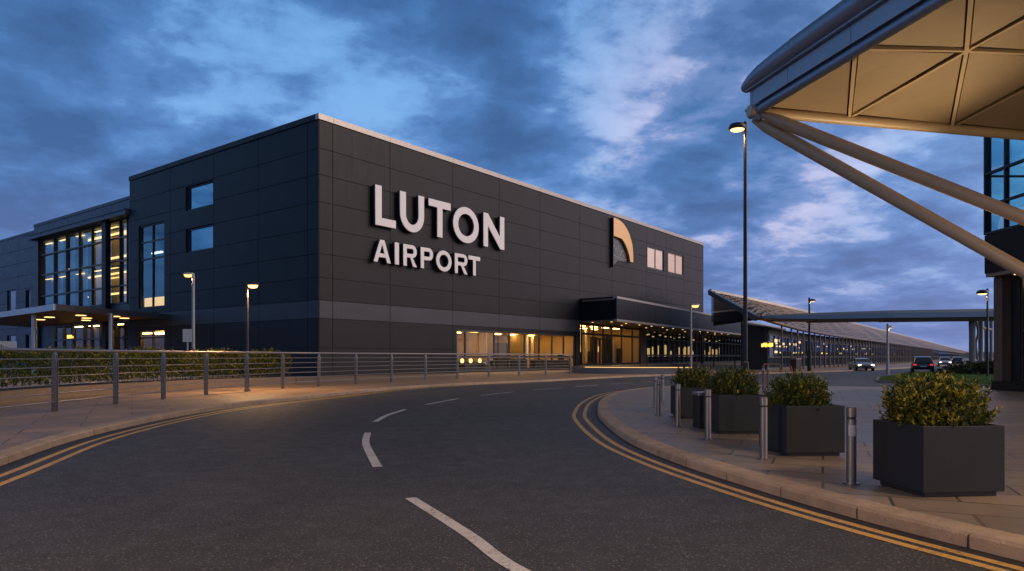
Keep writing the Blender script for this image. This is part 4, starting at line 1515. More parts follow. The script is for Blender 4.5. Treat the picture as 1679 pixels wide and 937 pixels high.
# ================================================================== BIG CANOPY
ZC = 9.0
T0 = P(1240, 183, (ZC - EYE) * K / (HZ - 183))
dB = Vector((.974, .226, 0)).normalized(); dA = Vector((.226, -.974, 0)).normalized()
bc = thing('roof_canopy', 'huge tilted roof shell with gold triangular soffit panels overhead on the right', 'canopy', T0 + dB * 9 + dA * 9 + Vector((0, 0, -ZC + PZ)))
def cp(a, b, h=0.0): return T0 + dB * a + dA * b + Vector((0, 0, h))
ga = [0, 3.3, 7.2, 11.4, 15.6, 19.8]; gb = [0, 4.3, 7.6, 11.8, 16, 20]
def dome(a, b): return .9 * math.sin(min(1, a / 20) * math.pi) * math.sin(min(1, b / 20) * math.pi)
mb = MB(); mbr = MB(); mbg = MB()
def node(i, j):
    a, b = ga[i], gb[j]
    return cp(a, b, .10 + dome(a, b))
def tri(p, q, r):
    c = (p + q + r) / 3
    ins = [v + (c - v).normalized() * .27 for v in (p, q, r)]
    top = c + Vector((0, 0, .34))
    mids = [[], [], []]
    # panel billows up to its middle
    rings = []
    for t, h in ((0, 0), (.3, .035), (.65, .06), (1, .07)):
        rings.append([v.lerp(c, t) + Vector((0, 0, h)) for v in ins])
    for k in range(3):
        for j in range(3):
            mb.poly([rings[k][j], rings[k][(j + 1) % 3], rings[k + 1][(j + 1) % 3], rings[k + 1][j]])
    for j in range(3):
        mbg.poly([(p, q, r)[j] + Vector((0, 0, .02)), (p, q, r)[(j + 1) % 3] + Vector((0, 0, .02)), ins[(j + 1) % 3] + Vector((0, 0, .03)), ins[j] + Vector((0, 0, .03))])
edges = set()
for i in range(5):
    for j in range(5):
        n00, n10, n01, n11 = (i, j), (i + 1, j), (i, j + 1), (i + 1, j + 1)
        tri(node(*n00), node(*n10), node(*n01))
        tri(node(*n10), node(*n11), node(*n01))
        for e in ((n00, n10), (n00, n01), (n10, n01), (n11, n10), (n11, n01)):
            edges.add(tuple(sorted(e)))
for e0_, e1_ in edges:
    if (e0_[1] == 0 and e1_[1] == 0) or (e0_[0] == 0 and e1_[0] == 0): continue
    mbr.beam(node(*e0_) + Vector((0, 0, -.02)), node(*e1_) + Vector((0, 0, -.02)), .095, .08)
mb.build('soffit_panel', M['canopy_skin'], bc, world=True, recalc=False, weld=True, smooth=True)
mbg.build('panel_gap', M['canopy_gap'], bc, world=True, recalc=False)
mbr.build('rib', M['canopy_rib'], bc, world=True)
mb = MB(); mb.pipe([cp(-.25, 0), cp(20, 0)], .17, n=18)
mb.build_each('edge_tube', M['canopy_rib'], bc, world=True, smooth=True)
mb = MB(); mb.pipe([cp(0, -.32), cp(0, 20)], .13, n=18); mb.pipe([cp(-.10, -.42, .155), cp(-.10, .35, .155)], .04, n=8)
mb.build_each('edge_tube', M['canopy_edge'], bc, world=True, smooth=True)
# fascia along the left edge
seg = [-.2] + [1.7 + 2.55 * k for k in range(8)]
mb = MB(); mbx = MB(); mbk = MB()
def edge_box(m_, a0, a1, h0, h1, b0, b1):
    vs = [cp(a, b, h) for b in (b0, b1) for a, h in ((a0, h0), (a1, h0), (a1, h1), (a0, h1))]
    m_.mesh(vs, [(0, 1, 2, 3), (7, 6, 5, 4), (0, 4, 5, 1), (1, 5, 6, 2), (2, 6, 7, 3), (3, 7, 4, 0)])
for b0, b1 in zip(seg, seg[1:]):
    edge_box(mb, -.10, .02, .19, .66, b0 + .008, b1 - .008)
    edge_box(mbx, -.22, .02, .665, .78, b0 - (.06 if b0 < 0 else -.008), b1 - .008)
edge_box(mbk, -.06, .02, .08, .188, -.2, 19)
vs = [cp(a, b, h) for b in (-.10, -.04) for a, h in ((-.1, .14), (20, .14), (20, 1.0), (-.1, 1.0))]
mb.mesh(vs, [(0, 1, 2, 3), (7, 6, 5, 4), (0, 4, 5, 1), (1, 5, 6, 2), (2, 6, 7, 3), (3, 7, 4, 0)])
mb.build('fascia', M['canopy_plate'], bc, world=True, bevel=.01)
mbx.build('ledge', M['canopy_edge'], bc, world=True, bevel=.015)
mbk.build('panel_gap', M['canopy_gap'], bc, world=True)
mb = MB()
bl_ = [-.42, -.30, .0, .5, 1.2, 2.2]
rr = [.15, .18, .23, .27, .29, .31]
hh = [.84, .86, .91, .96, .98, 1.0]
for k in range(7):
    bl_ += [2.22 + 2.55 * k, 2.24 + 2.55 * k, 4.6 + 2.55 * k]
    rr += [.285, .315, .315]; hh += [1.0, 1.01, 1.02]
mb.pipe([cp(-.12, b, h) for b, h in zip(bl_, hh)], rr, n=24)
mb.build('edge_roll', M['canopy_edge'], bc, world=True, smooth=True)
mb = MB()
for i in range(10):
    for j in range(10):
        q = []
        for di, dj in ((0, 0), (1, 0), (1, 1), (0, 1)):
            a, b = (i + di) * 2, (j + dj) * 2
            q.append(cp(a, b, .95 + dome(a, b) * 1.6))
        mb.poly(q)
mb.build('roof_skin', M['canopy_edge'], bc, world=True, weld=True, smooth=True)
# struts to a pier off to the right
sA = T0 + Vector((.12, -.12, -.12)); sB = T0 + Vector((.0, .25, -.16))
eA = Vector((T0.x + 10.8, T0.y - 6.7, 1.25)); eB = Vector((T0.x + 9.4, T0.y - 5.8, .1))
kk = (1679 - CX) / K
def strut_end(s, py):                    # where the strut crosses the right edge of the view, prolonged to the pier
    d = Vector((10.8, -6.7, 0))
    t = (kk * s.y - s.x) / (d.x - kk * d.y)
    Y = s.y + d.y * t
    z = EYE + (HZ - py) / K * Y
    return s + Vector((d.x, d.y, (z - s.z) / t))
qA = strut_end(sA, 358); qB = strut_end(sB, 445)
if qB.z < .1:
    qB = sB.lerp(qB, (sB.z - .1) / (sB.z - qB.z))
for s_, q_, r_ in ((sA, qA, .148), (sB, qB, .152)):
    mb = MB()
    mb.pipe([s_, s_.lerp(q_, .035), s_.lerp(q_, .09), q_], [r_ * .6, r_ * 1.15, r_ * 1.25, r_], n=24)
    mb.build('strut', M['strut'], bc, world=True, smooth=True)
mb = MB(); mb.lathe([(.10, -.28), (.16, -.2), (.16, .0), (.1, .06)], T0 + Vector((.05, 0, 0)), n=14)
mb.build('node_joint', M['canopy_edge'], bc, world=True, smooth=True)
pier = tag(None or bc)
mb = MB()
mb.lathe([(1.0, 0), (1.0, .9), (.8, 1.1), (.5, 1.2), (.5, 1.8)], (qA.x, qA.y, PZ), n=20)
mb.build('pier', M['concrete'], bc, world=True, smooth=True)
# unseen floodlights added to warm the canopy underside
for k, (px_, py_, tg, pw) in enumerate(((17.6, 21.6, cp(1.0, 1.6, 0), 3600), (qA.x - .6, qA.y - 2.0, cp(6, 7.5, 0), 900))):
    ul = thing('uplight', ['round floodlight on the forecourt near the glass building aimed at the canopy tip', 'round floodlight by the canopy pier aimed at the middle of the soffit'][k], 'floodlight', (px_, py_, PZ))
    dv = (tg - Vector((px_, py_, .4))).normalized()
    mb = MB(); mb.tube((0, 0, .25), Vector((0, 0, .25)) + dv * .26, .13, .17, n=14); mb.tube((0, 0, 0), (0, 0, .26), .05, n=8)
    mb.build('housing', M['dark'], ul)
    mb = MB(); mb.tube(Vector((0, 0, .25)) + dv * .262, Vector((0, 0, .25)) + dv * .27, .14, n=14)
    mb.build('lens', M['lens_soft'], ul)
    lamp_light('uplight_beam', (px_ + dv.x * .36, py_ + dv.y * .36, PZ + .25 + dv.z * .36), pw, (1, .70, .38), .14, spot=(62, 120)[k], target=tg)

# ================================================================== RAILINGS
def railing(px_list, label, name='railing', top=1.66, wires=6, ext=None, post_w=.11, start=None):
    feet = [G(px, py, PZ) for px, py in px_list]
    if start: feet = [Vector(s) for s in start] + feet
    t = thing(name, label, 'railing', feet[0])
    path = catmull([Vector((p.x, p.y, 0)) for p in feet], 6)
    H = top
    mb = MB(); mb.pipe([p + Vector((0, 0, H)) for p in path], .042, n=10)
    mb.build('handrail', M['rail'], t, world=True, smooth=True)
    for w in range(wires):
        z = PZ + .24 + (H - PZ - .24 - .22) * w / (wires - 1)
        mb = MB(); mb.pipe([p + Vector((0, 0, z)) for p in path], .014 if w else .02, n=6)
        mb.build('rail_wire', M['rail'], t, world=True, smooth=True)
    for i, p in enumerate(feet):
        a = feet[max(0, i - 1)]; b = feet[min(len(feet) - 1, i + 1)]
        d = (b - a).normalized(); nn = Vector((-d.y, d.x, 0))      # towards the pavement back
        mb = MB()
        prof = [(-.05, 0), (.06, 0), (.06, H - PZ - .22), (.02, H - PZ - .05), (-.02, H - PZ - .05), (-.06, H - PZ - .28)]
        for s in (-1, 1):
            vs = [p + nn * x + d * (s * .035 + e) + Vector((0, 0, z)) for e in (-.012, .012) for x, z in prof]
            n = len(prof)
            mb.mesh(vs, [tuple(range(n))[::-1], tuple(range(n, 2 * n))] + [(k, (k + 1) % n, n + (k + 1) % n, n + k) for k in range(n)])
        for z in (.3, .8, H - PZ - .3):
            mb.beam(p - d * .03 + Vector((0, 0, z)), p + d * .03 + Vector((0, 0, z)), .06, .06)
        mb.beam(p + Vector((0, 0, H - PZ - .12)), p + Vector((0, 0, H - PZ - .03)), .05, .05, up=(1, 0, 0))
        mb.build('post', M['rail'], t, world=True)
    return t


rail_px = [(90, 675), (190, 663), (268, 655), (338, 648), (404.5, 642.5), (463.6, 637.3), (522.8, 633.8), (583.7, 629.9), (642, 626.5), (698, 623.8), (750, 621.4), (801.4, 619), (851, 617.2), (895, 615.6), (935, 614.4)]
railing(rail_px, 'long curved steel railing with slim horizontal rails along the left footway', start=[(-11.0, 11.6, PZ), (-11.3, 14.5, PZ)])
railing([(1062, 603.2), (1100, 602.8), (1135, 602.6), (1170, 602.4), (1205, 602.2), (1236, 602.0)], 'straight steel railing in front of the far entrance glazing', top=1.72, wires=4)

# ================================================================== PLANTS
def leafy(mb, tips, leaf_len, per, rng, tip_frac=.3, spread=.9):
    """sprigs: short twigs ending at the tips, leaves alternating along them"""
    for base, tip in tips:
        d = tip - base
        Ld = d.length
        if Ld < 1e-4: continue
        d = d / Ld
        fresh = rng.random()
        for k in range(per):
            t = .25 + .75 * (k + rng.random()) / per
            o = base + d * (Ld * t)
            r = Vector((rng.gauss(0, 1), rng.gauss(0, 1), rng.gauss(0, 1))).normalized()
            ax = (d * .75 + r * spread + Vector((0, 0, .25))).normalized()
            sd_ = ax.cross(Vector((rng.gauss(0, 1), rng.gauss(0, 1), rng.gauss(0, 1)))).normalized()
            nn = sd_.cross(ax)
            l = leaf_len * rng.uniform(.6, 1.15); w = l * .24
            p0, p1, p2 = o, o + ax * l * .5, o + ax * l
            a = p1 + sd_ * w + nn * w * .5; b = p1 - sd_ * w + nn * w * .5
            u = rng.random()
            mi = 1 if (t > .62 and fresh < tip_frac and u < .8) else (2 if u < .35 else 0)
            i = len(mb.v)
            mb.v += [p0, a, p2, b]
            mb.f += [(i, i + 1, i + 2), (i, i + 2, i + 3)]
            mb.m += [mi, mi]


def bush(px, label, loc, rx, ry, h, seed, n_tips, leaf_len=.055, tip_frac=.35, per=16, group=None, mats=('leaf', 'leaf_new', 'leaf_mid')):
    rng = random.Random(seed)
    t = thing('shrub', label, 'shrub', loc, 0, group)
    tips = []; mbt = MB()
    for k in range(n_tips):
        th = rng.uniform(0, 2 * math.pi)
        ph = math.asin(rng.uniform(-.25, 1))
        lump = .86 + .16 * math.sin(3 * th + seed) * math.cos(2.3 * ph + seed) + rng.uniform(-.10, .16)
        if rng.random() < .12: lump += rng.uniform(.05, .18)
        rad = lump * (1 if rng.random() < .72 else rng.uniform(.5, .95))
        tip = Vector((rx * rad * math.cos(th) * math.cos(ph) ** .75, ry * rad * math.sin(th) * math.cos(ph) ** .75, h * .34 + h * .66 * rad * math.sin(ph)))
        root = Vector((tip.x * .55, tip.y * .55, tip.z * .55 - .02))
        out = (tip - root).normalized()
        ln = rng.uniform(.14, .26) * (h / .5)
        b = tip - (out * .7 + Vector((rng.uniform(-.4, .4), rng.uniform(-.4, .4), .55))).normalized() * ln
        tips.append((b, tip))
        if k % 5 == 0:
            mbt.pipe([Vector((tip.x * .12, tip.y * .12, -.03)), b * .6 + Vector((0, 0, .03)), b, tip], [.009, .006, .004, .002], n=4)
    mb = MB()
    leafy(mb, tips, leaf_len, per, rng, tip_frac)
    o = mb.build('foliage', [M[m] for m in mats], t, recalc=False)
    mbt.build('stem', M['twig'], t)
    return t


def planter(label, corner, w, d, h, rot, group):
    t = thing('planter', label, 'planter', corner, rot, group)
    mb = MB()
    th = .035
    z0 = .05
    vs = [(0, 0, z0), (w, 0, z0), (w, d, z0), (0, d, z0), (0, 0, h), (w, 0, h), (w, d, h), (0, d, h), (th, th, h), (w - th, th, h), (w - th, d - th, h), (th, d - th, h), (th, th, h - .14), (w - th, th, h - .14), (w - th, d - th, h - .14), (th, d - th, h - .14)]
    fs = [(0, 3, 2, 1), (0, 1, 5, 4), (1, 2, 6, 5), (2, 3, 7, 6), (3, 0, 4, 7)]
    fs += [(4 + k, 4 + (k + 1) % 4, 8 + (k + 1) % 4, 8 + k) for k in range(4)] + [(8 + k, 8 + (k + 1) % 4, 12 + (k + 1) % 4, 12 + k) for k in range(4)]
    mb.mesh(vs, fs)
    mb.build('box', M['planter'], t, bevel=.006)
    mb = MB(); mb.box(.05, w - .05, .05, d - .05, 0, .05)
    mb.build('foot', M['dark'], t)
    mb = MB(); nx = 10
    for i in range(nx):
        for j in range(nx):
            q = []
            for di, dj in ((0, 0), (1, 0), (1, 1), (0, 1)):
                a, b = (i + di) / nx, (j + dj) / nx
                q.append((th + .002 + a * (w - 2 * th - .004), th + .002 + b * (d - 2 * th - .004), h - .10 + .03 * math.sin(a * 9 + 1) * math.sin(b * 8)))
            mb.poly(q)
    mb.build('soil', M['soil'], t, weld=True)
    return t


PG = 'dark planters along the right kerb'
SG = 'shrubs in the dark planters'
plan = [((1514, 817.5), .86, .80, .70, .10, 'large dark square planter nearest the camera at the right'),
        ((1289.6, 749.5), .83, .92, .70, .06, 'dark square planter, second from the camera, behind the foremost one'),
        ((1178.7, 712.5), .84, .90, .70, .04, 'dark square planter between the second planter and the small metal topped bin'),
        ((1117, 687.5), .87, .92, .70, .03, 'dark square planter farthest along the kerb behind the metal topped bin')]
bl = ['sprawling yellow tipped shrub in the nearest planter', 'round dark green shrub in the second planter from the camera', 'dense green shrub in the third planter from the camera', 'low yellow green shrub in the farthest planter of the row']
for k, (c, w, d, h, rot, lab) in enumerate(plan):
    p = G(*c, PZ)
    planter(lab, p, w, d, h, rot, PG)
    cc = p + Matrix.Rotation(rot, 3, 'Z') @ Vector((w / 2, d / 2, 0))
    spec = [(.49, .44, .62, 680, .050, .52), (.45, .43, .56, 640, .044, .20), (.48, .46, .60, 640, .044, .18), (.50, .47, .57, 640, .044, .40)][k]
    bush(0, bl[k], cc + Vector((0, 0, h - .10)), spec[0], spec[1], spec[2], 11 + k, spec[3], spec[4], spec[5], group=SG)

# bin between planters
p = G(1146, 703, PZ)
bn = thing('litter_bin', 'small dark bin with a pale metal lid between two planters', 'bin', p, .04)
mb = MB(); mb.box(0, .34, 0, .4, 0, .62)
mb.build('body', M['planter'], bn, bevel=.01)
mb = MB(); mb.box(-.01, .35, -.01, .41, .622, .69)
mb.build('lid', M['alu'], bn, bevel=.012)

# bollards
bo0 = thing('bollard', 'stainless bollard nearest the camera with a pale label below its band', 'bollard', (0, 0, 0), 0, 'steel bollards along the right kerb')
mb = MB(); mb.lathe([(.052, 0), (.052, .70)], n=22)
mb.build('shaft', M['steel'], bo0, smooth=True)
mb = MB(); mb.lathe([(.046, .7), (.046, .725)], n=22)
mb.build('groove', M['dark'], bo0, smooth=True)
mb = MB(); mb.lathe([(.053, .725), (.053, .825), (.047, .832)], n=22)
mb.build('cap', M['steel'], bo0, smooth=True)
mb = MB(); mb.lathe([(.085, 0), (.085, .012)], n=22)
mb.build('base_plate', M['steel'], bo0, smooth=True)
bpx = [(1396, 793), (1252, 752.8), (1160.8, 720.5), (1111.3, 698.5), (1080, 680.5), (1074.6, 668), (1086.5, 659.5)]
blab = [None, 'steel bollard at the left front corner of the second planter', 'steel bollard in front of the metal topped bin', 'steel bollard in front of the farthest planter', 'short looking steel bollard left of the farthest planter, front of the close trio', 'leftmost steel bollard of the close trio at the kerb bend', 'rearmost steel bollard of the close trio beside the farthest planter']
bls = []
for k, px in enumerate(bpx):
    o = bo0 if k == 0 else copy_tree(bo0)
    if blab[k]: o['label'] = blab[k]
    o.location = G(*px, PZ)
    bls.append(o)
mb = MB()
pts = []
for k in range(9):
    a = math.radians(-150 + k * 13)
    pts.append((.0535 * math.cos(a), .0535 * math.sin(a)))
for (a, b) in zip(pts, pts[1:]):
    mb.poly([(a[0], a[1], .52), (b[0], b[1], .52), (b[0], b[1], .64), (a[0], a[1], .64)])
mb.build('label_plate', M['white_sign'], bo0, smooth=True)
for k, (px, py) in enumerate(((1251.5, 639), (1259, 635))):
    t = thing('guide_post', ['thin weathered post left of its twin beside the second planter shrub', 'thin weathered post, the right one of the pair behind the planters'][k], 'post', G(px, py, PZ), 0, 'thin posts behind the planters')
    mb = MB(); mb.lathe([(.05, 0), (.05, .96), (.03, 1.0)], n=10)
    mb.build('shaft', M['orange_post'], t, smooth=True)
    mb = MB(); mb.lathe([(.053, .8), (.053, .88)], n=10)
    mb.build('band', M['alu'], t, smooth=True)

# hedge along the left footway
hedge_front = [G(-140, 700, PZ), G(0, 662, PZ), G(179, 645, PZ), G(299, 637, PZ), G(400, 632, PZ), G(487, 629, PZ)]
hf = catmull([Vector((p.x, p.y, 0)) for p in hedge_front], 10)
hb = thing('planting_bed', 'low stone edged bed under the long clipped hedge', 'planting bed', (hf[20].x, hf[20].y, PZ))
o1 = offs(hf, .25); o2 = offs(hf, 2.6); o3 = offs(hf, 2.85)
mb = MB(); mbs = MB()
zt = PZ + .34
for k in range(len(hf) - 1):
    g = .01 if k % 3 == 0 else 0
    a, b, c, d = hf[k].lerp(hf[k + 1], g), hf[k + 1], o1[k + 1], o1[k].lerp(o1[k + 1], g)
    mb.mesh([(a.x, a.y, PZ - .02), (b.x, b.y, PZ - .02), (b.x, b.y, zt), (a.x, a.y, zt), (c.x, c.y, zt), (d.x, d.y, zt), (c.x, c.y, PZ), (d.x, d.y, PZ)], [(0, 1, 2, 3), (3, 2, 4, 5), (5, 4, 6, 7)] + ([(0, 3, 5, 7)] if k % 3 == 0 else []) + ([(1, 6, 4, 2)] if k % 3 == 2 or k == len(hf) - 2 else []))
    mbs.poly([(o1[k].x, o1[k].y, zt - .06), (o1[k + 1].x, o1[k + 1].y, zt - .06), (o2[k + 1].x, o2[k + 1].y, zt - .06), (o2[k].x, o2[k].y, zt - .06)])
a, b = hf[-1], o3[-1]
mb.beam(Vector((a.x, a.y, PZ + .16)), Vector((b.x, b.y, PZ + .16)), .25, .36)
mb.build('edging', M['stone_low'], hb, world=True)
mbs.build('soil', M['soil'], hb, world=True)
hd = thing('hedge', 'long clipped hedge behind the railing, yellowing towards the lamp', 'hedge', (hf[20].x, hf[20].y, PZ + .3))
rng = random.Random(5)
tips = []
tl = sum((b - a).length for a, b in zip(hf, hf[1:]))
mid = offs(hf, .45); bck = offs(hf, 2.3)
NH = 7200
for _ in range(NH):
    k = rng.randrange(len(hf) - 1); f = rng.random()
    s = rng.random()
    a = mid[k].lerp(mid[k + 1], f); b = bck[k].lerp(bck[k + 1], f)
    zz = rng.uniform(.1, 1.0) ** .8
    top = 1.18 + .10 * math.sin(k * .7 + f) + .06 * math.sin(k * 2.3)
    face = rng.random()
    if face < .52: w_ = rng.uniform(-.03, .08); z = zz * top
    elif face < .9: w_ = rng.random(); z = top * rng.uniform(.88, 1.08)
    else: w_ = rng.random(); z = zz * top
    if k == len(hf) - 2 and f > .6 and rng.random() < .6: w_ = rng.random()
    p = a.lerp(b, max(-.05, w_)); p = Vector((p.x, p.y, PZ + .28 + z + rng.uniform(-.05, .1)))
    out = Vector((rng.uniform(-.5, .5), rng.uniform(-.9, .1), rng.uniform(.2, 1))).normalized()
    tips.append((p - out * .2, p + out * .06))
mb = MB()
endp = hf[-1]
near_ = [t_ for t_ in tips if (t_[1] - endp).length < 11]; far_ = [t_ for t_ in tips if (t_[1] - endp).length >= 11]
leafy(mb, far_, .085, 10, rng, .12); leafy(mb, near_, .085, 10, rng, .50)  # lamp glow put into the colour: more yellow leaves near the lamp end
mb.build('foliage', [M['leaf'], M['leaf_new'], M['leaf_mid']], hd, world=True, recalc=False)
mb = MB()
for k in range(0, len(hf) - 1, 2):
    for j in range(3):
        a = mid[k].lerp(bck[k], (j + .5) / 3)
        mb.pipe([(a.x, a.y, PZ + .25), (a.x + rng.uniform(-.1, .1), a.y + rng.uniform(-.1, .1), PZ + .8), (a.x + rng.uniform(-.2, .2), a.y + rng.uniform(-.2, .2), PZ + 1.3)], [.02, .015, .006], n=4)
mb.build_each('stem', M['twig'], hd, world=True)

# dark shrubs on the grass island
def mound(loc, rx, ry, h, label, seed, n=900, leaf=.16):
    rng = random.Random(seed)
    t = thing('shrub', label, 'shrub', loc, 0, 'dark shrubs on the grass island')
    tips = []
    for _ in range(n):
        th = rng.uniform(0, 6.28); ph = math.asin(rng.uniform(-.1, 1)); r = rng.uniform(.75, 1.08) if rng.random() < .75 else rng.uniform(.3, .8)
        r *= .92 + .1 * math.sin(4 * th + seed) * math.cos(3 * ph)
        tip = Vector((rx * r * math.cos(th) * math.cos(ph), ry * r * math.sin(th) * math.cos(ph), max(.05, h * r * math.sin(ph))))
        tips.append((tip * .85, tip))
    mb = MB(); leafy(mb, tips, leaf, 9, rng, .08, 1.1)
    mb.build('foliage', [M['leaf_dark'], M['leaf'], M['leaf_dark']], t, recalc=False)
    mb = MB()
    for k in range(7):
        a = rng.uniform(0, 6.28)
        mb.pipe([(0, 0, -.02), (rx * .25 * math.cos(a), ry * .25 * math.sin(a), h * .4), (rx * .5 * math.cos(a), ry * .5 * math.sin(a), h * .7)], [.05, .035, .012], n=5)
    mb.build('stem', M['twig'], t)
    return t


mound((37.0, 55.0, .15), 3.4, 2.2, 1.05, 'low dark shrub at the left end of the island planting beside the dark car', 3)
mound((38.8, 54.0, .15), 3.2, 2.2, 1.35, 'middle dark shrub of the three on the grass island', 4)
mound((40.6, 52.6, .15), 3.2, 2.4, 1.55, 'tallest dark shrub beside the bronze column on the grass island', 8)

# ================================================================== LAMPS
def street_lamp(name, label, base, h, r0, r1, mat, head, head_r, lens, power=None, side=-1, base_h=0.0, color=(1, .58, .25), cone=176):
    t = thing(name, label, 'street lamp', base)
    mb = MB()
    prof = []
    if base_h: prof += [(r0 * 1.55, 0), (r0 * 1.55, base_h - .06), (r0, base_h)]
    else: prof += [(r0 * 1.9, 0), (r0 * 1.9, .03), (r0, .04)]
    prof += [(r1, h)]
    mb.lathe(prof, n=14)
    mb.build('pole', mat, t, smooth=True)
    if head == 'drum':            # half-drum luminaire on one side of the pole top
        hc = Vector((side * head_r * .95, 0, h - .12))
        mb = MB()
        mb.lathe([(head_r * .92, -head_r * .28), (head_r * 1.0, -head_r * .1), (head_r * .98, head_r * .12), (head_r * .8, head_r * .36), (head_r * .4, head_r * .5)], hc, n=22)
        mb.v = [Vector((v.x, v.y, v.z)) for v in mb.v]
        mb.beam(Vector((side * .0, 0, h - .1)), Vector((side * head_r * .5, 0, h - .1)), .12, .16)
        mb.build('lamp_head', mat, t, smooth=True)
        mb = MB(); mb.lathe([(head_r * .25, -head_r * .46), (head_r * .62, -head_r * .40), (head_r * .82, -head_r * .285)], hc, n=20)
        mb.build('lens', M[lens], t, smooth=True)
        mb = MB(); mb.lathe([(r1 * 1.25, h - .35), (r1 * 1.25, h + .12), (r1 * .6, h + .16)], n=12)
        mb.build('collar', mat, t, smooth=True)
        lp = hc + Vector((0, 0, -head_r * .6))
    else:                          # flat blade luminaire
        s = side
        mb = MB()
        mb.lathe([(.10 * head_r / .3, -.03), (.16 * head_r / .3, .0), (.16 * head_r / .3, .05), (.06 * head_r / .3, .09)], (0, 0, 0), n=16)
        mb.v = [Vector((v.x * 2.0 + s * head_r * .95, v.y * 1.2, v.z * head_r / .25 + h - .03)) for v in mb.v]
        mb.beam((0, 0, h - .02), (s * head_r * .6, 0, h), .06, .05)
        mb.build('lamp_head', mat, t, smooth=True)
        mb = MB()
        mb.lathe([(.05 * head_r / .3, -.15), (.11 * head_r / .3, -.12), (.14 * head_r / .3, -.02)], (0, 0, 0), n=14)
        mb.v = [Vector((v.x * 1.9 + s * head_r * .95, v.y * 1.15, v.z * head_r / .25 + h - .03)) for v in mb.v]
        mb.build('lens', M[lens], t, smooth=True)
        lp = Vector((s * head_r * .95, 0, h - .2))
    if power:
        lamp_light('lamp_glow', Vector(base) + lp, power, color, .12, spot=cone, target=Vector(base) + lp + Vector((0, 0, -1)))
    return t


pT = P(1222, 600, 33.0); pT.z = PZ
street_lamp('street_lamp', 'tall black street lamp with drum head standing behind the planters', pT, P(1222, 205, 33).z - PZ, .105, .075, M['black'], 'drum', .40, 'lens', 900, -1, base_h=1.15, cone=150)
pB = G(405.5, 641, PZ)
street_lamp('street_lamp', 'short dark lamp post glowing brightly at the railing in front of the hedge', pB, P(405, 466, pB.y).z - PZ, .07, .045, M['black'], 'blade', .24, 'lens', 1500, 1, cone=168)
pA = P(317, 640, 37.0); pA.z = PZ
street_lamp('street_lamp', 'pale grey lamp post behind the hedge by the small white sign', pA, P(317, 449, 37).z - PZ, .09, .07, M['grey_pole'], 'blade', .28, 'lens_soft', 120, -1)
p = P(1133, 600, 60); p.z = PZ
street_lamp('street_lamp', 'slim grey lamp post in front of the entrance fascia', p, P(1133, 500, 60).z - PZ, .10, .07, M['grey_pole'], 'blade', .38, 'lens_soft', 160, 1)
p = P(1327, 612, 67); p.z = PZ
street_lamp('street_lamp', 'slim dark lamp post rising through the walkway roof line near the slim posts', p, P(1327, 491, 67).z - PZ, .12, .08, M['black'], 'drum', .30, 'lens_soft', 160, 1, base_h=2.0)
p = P(1455.5, 617, 53); p.z = .13
street_lamp('street_lamp', 'small lamp post at the tip of the grass island', p, P(1455, 537, 53).z, .11, .07, M['grey_pole'], 'drum', .2, 'lens_soft', 60, 1)
p = P(1619, 600, 48); p.z = .13
street_lamp('street_lamp', 'lamp post glowing beside the dark framed glass building', p, P(1619, 477, 48).z - .13, .08, .06, M['black'], 'drum', .36, 'lens', 200, -1)

# unseen lamps added behind the camera to warm the kerb and paving
street_lamp('street_lamp', 'short dark lamp post on the left footway behind the camera position', Vector((-7.2, -1.0, PZ)), 4.6, .07, .045, M['black'], 'blade', .24, 'lens', 3600, 1)
street_lamp('street_lamp', 'tall black street lamp on the forecourt behind the camera position', Vector((9.5, .5, PZ)), 8.0, .105, .075, M['black'], 'drum', .40, 'lens', 2700, -1, base_h=1.15, color=(1, .66, .36))

# small sign on a pole by the hedge
p = P(307.5, 600, 36); p.z = PZ
sp_ = thing('sign_post', 'small white rectangular sign on a pole beside the pale lamp post', 'sign', p, .25)
mb = MB(); mb.tube((0, 0, 0), (0, 0, P(307, 540, 36).z - PZ), .04, n=8)
mb.build('pole', M['grey_pole'], sp_, smooth=True)
mb = MB(); mb.box(-.22, .22, -.06, -.045, P(307, 561, 36).z - PZ, P(307, 540, 36).z - PZ)
mb.build('sign_board', M['white_sign'], sp_)
p = P(12, 575, 46); p.z = PZ
sp_ = thing('sign_post', 'pale notice board on posts under the left entrance canopy', 'sign', p, .3)
mb = MB(); mb.box(-.45, -.39, -.03, .03, 0, 1.9); mb.box(.39, .45, -.03, .03, 0, 1.9)
mb.build('leg', M['grey_pole'], sp_)
mb = MB(); mb.box(-.55, .55, -.06, -.035, P(12, 574, 46).z - PZ, P(12, 560, 46).z - PZ)
mb.build('sign_board', M['white_sign'], sp_)

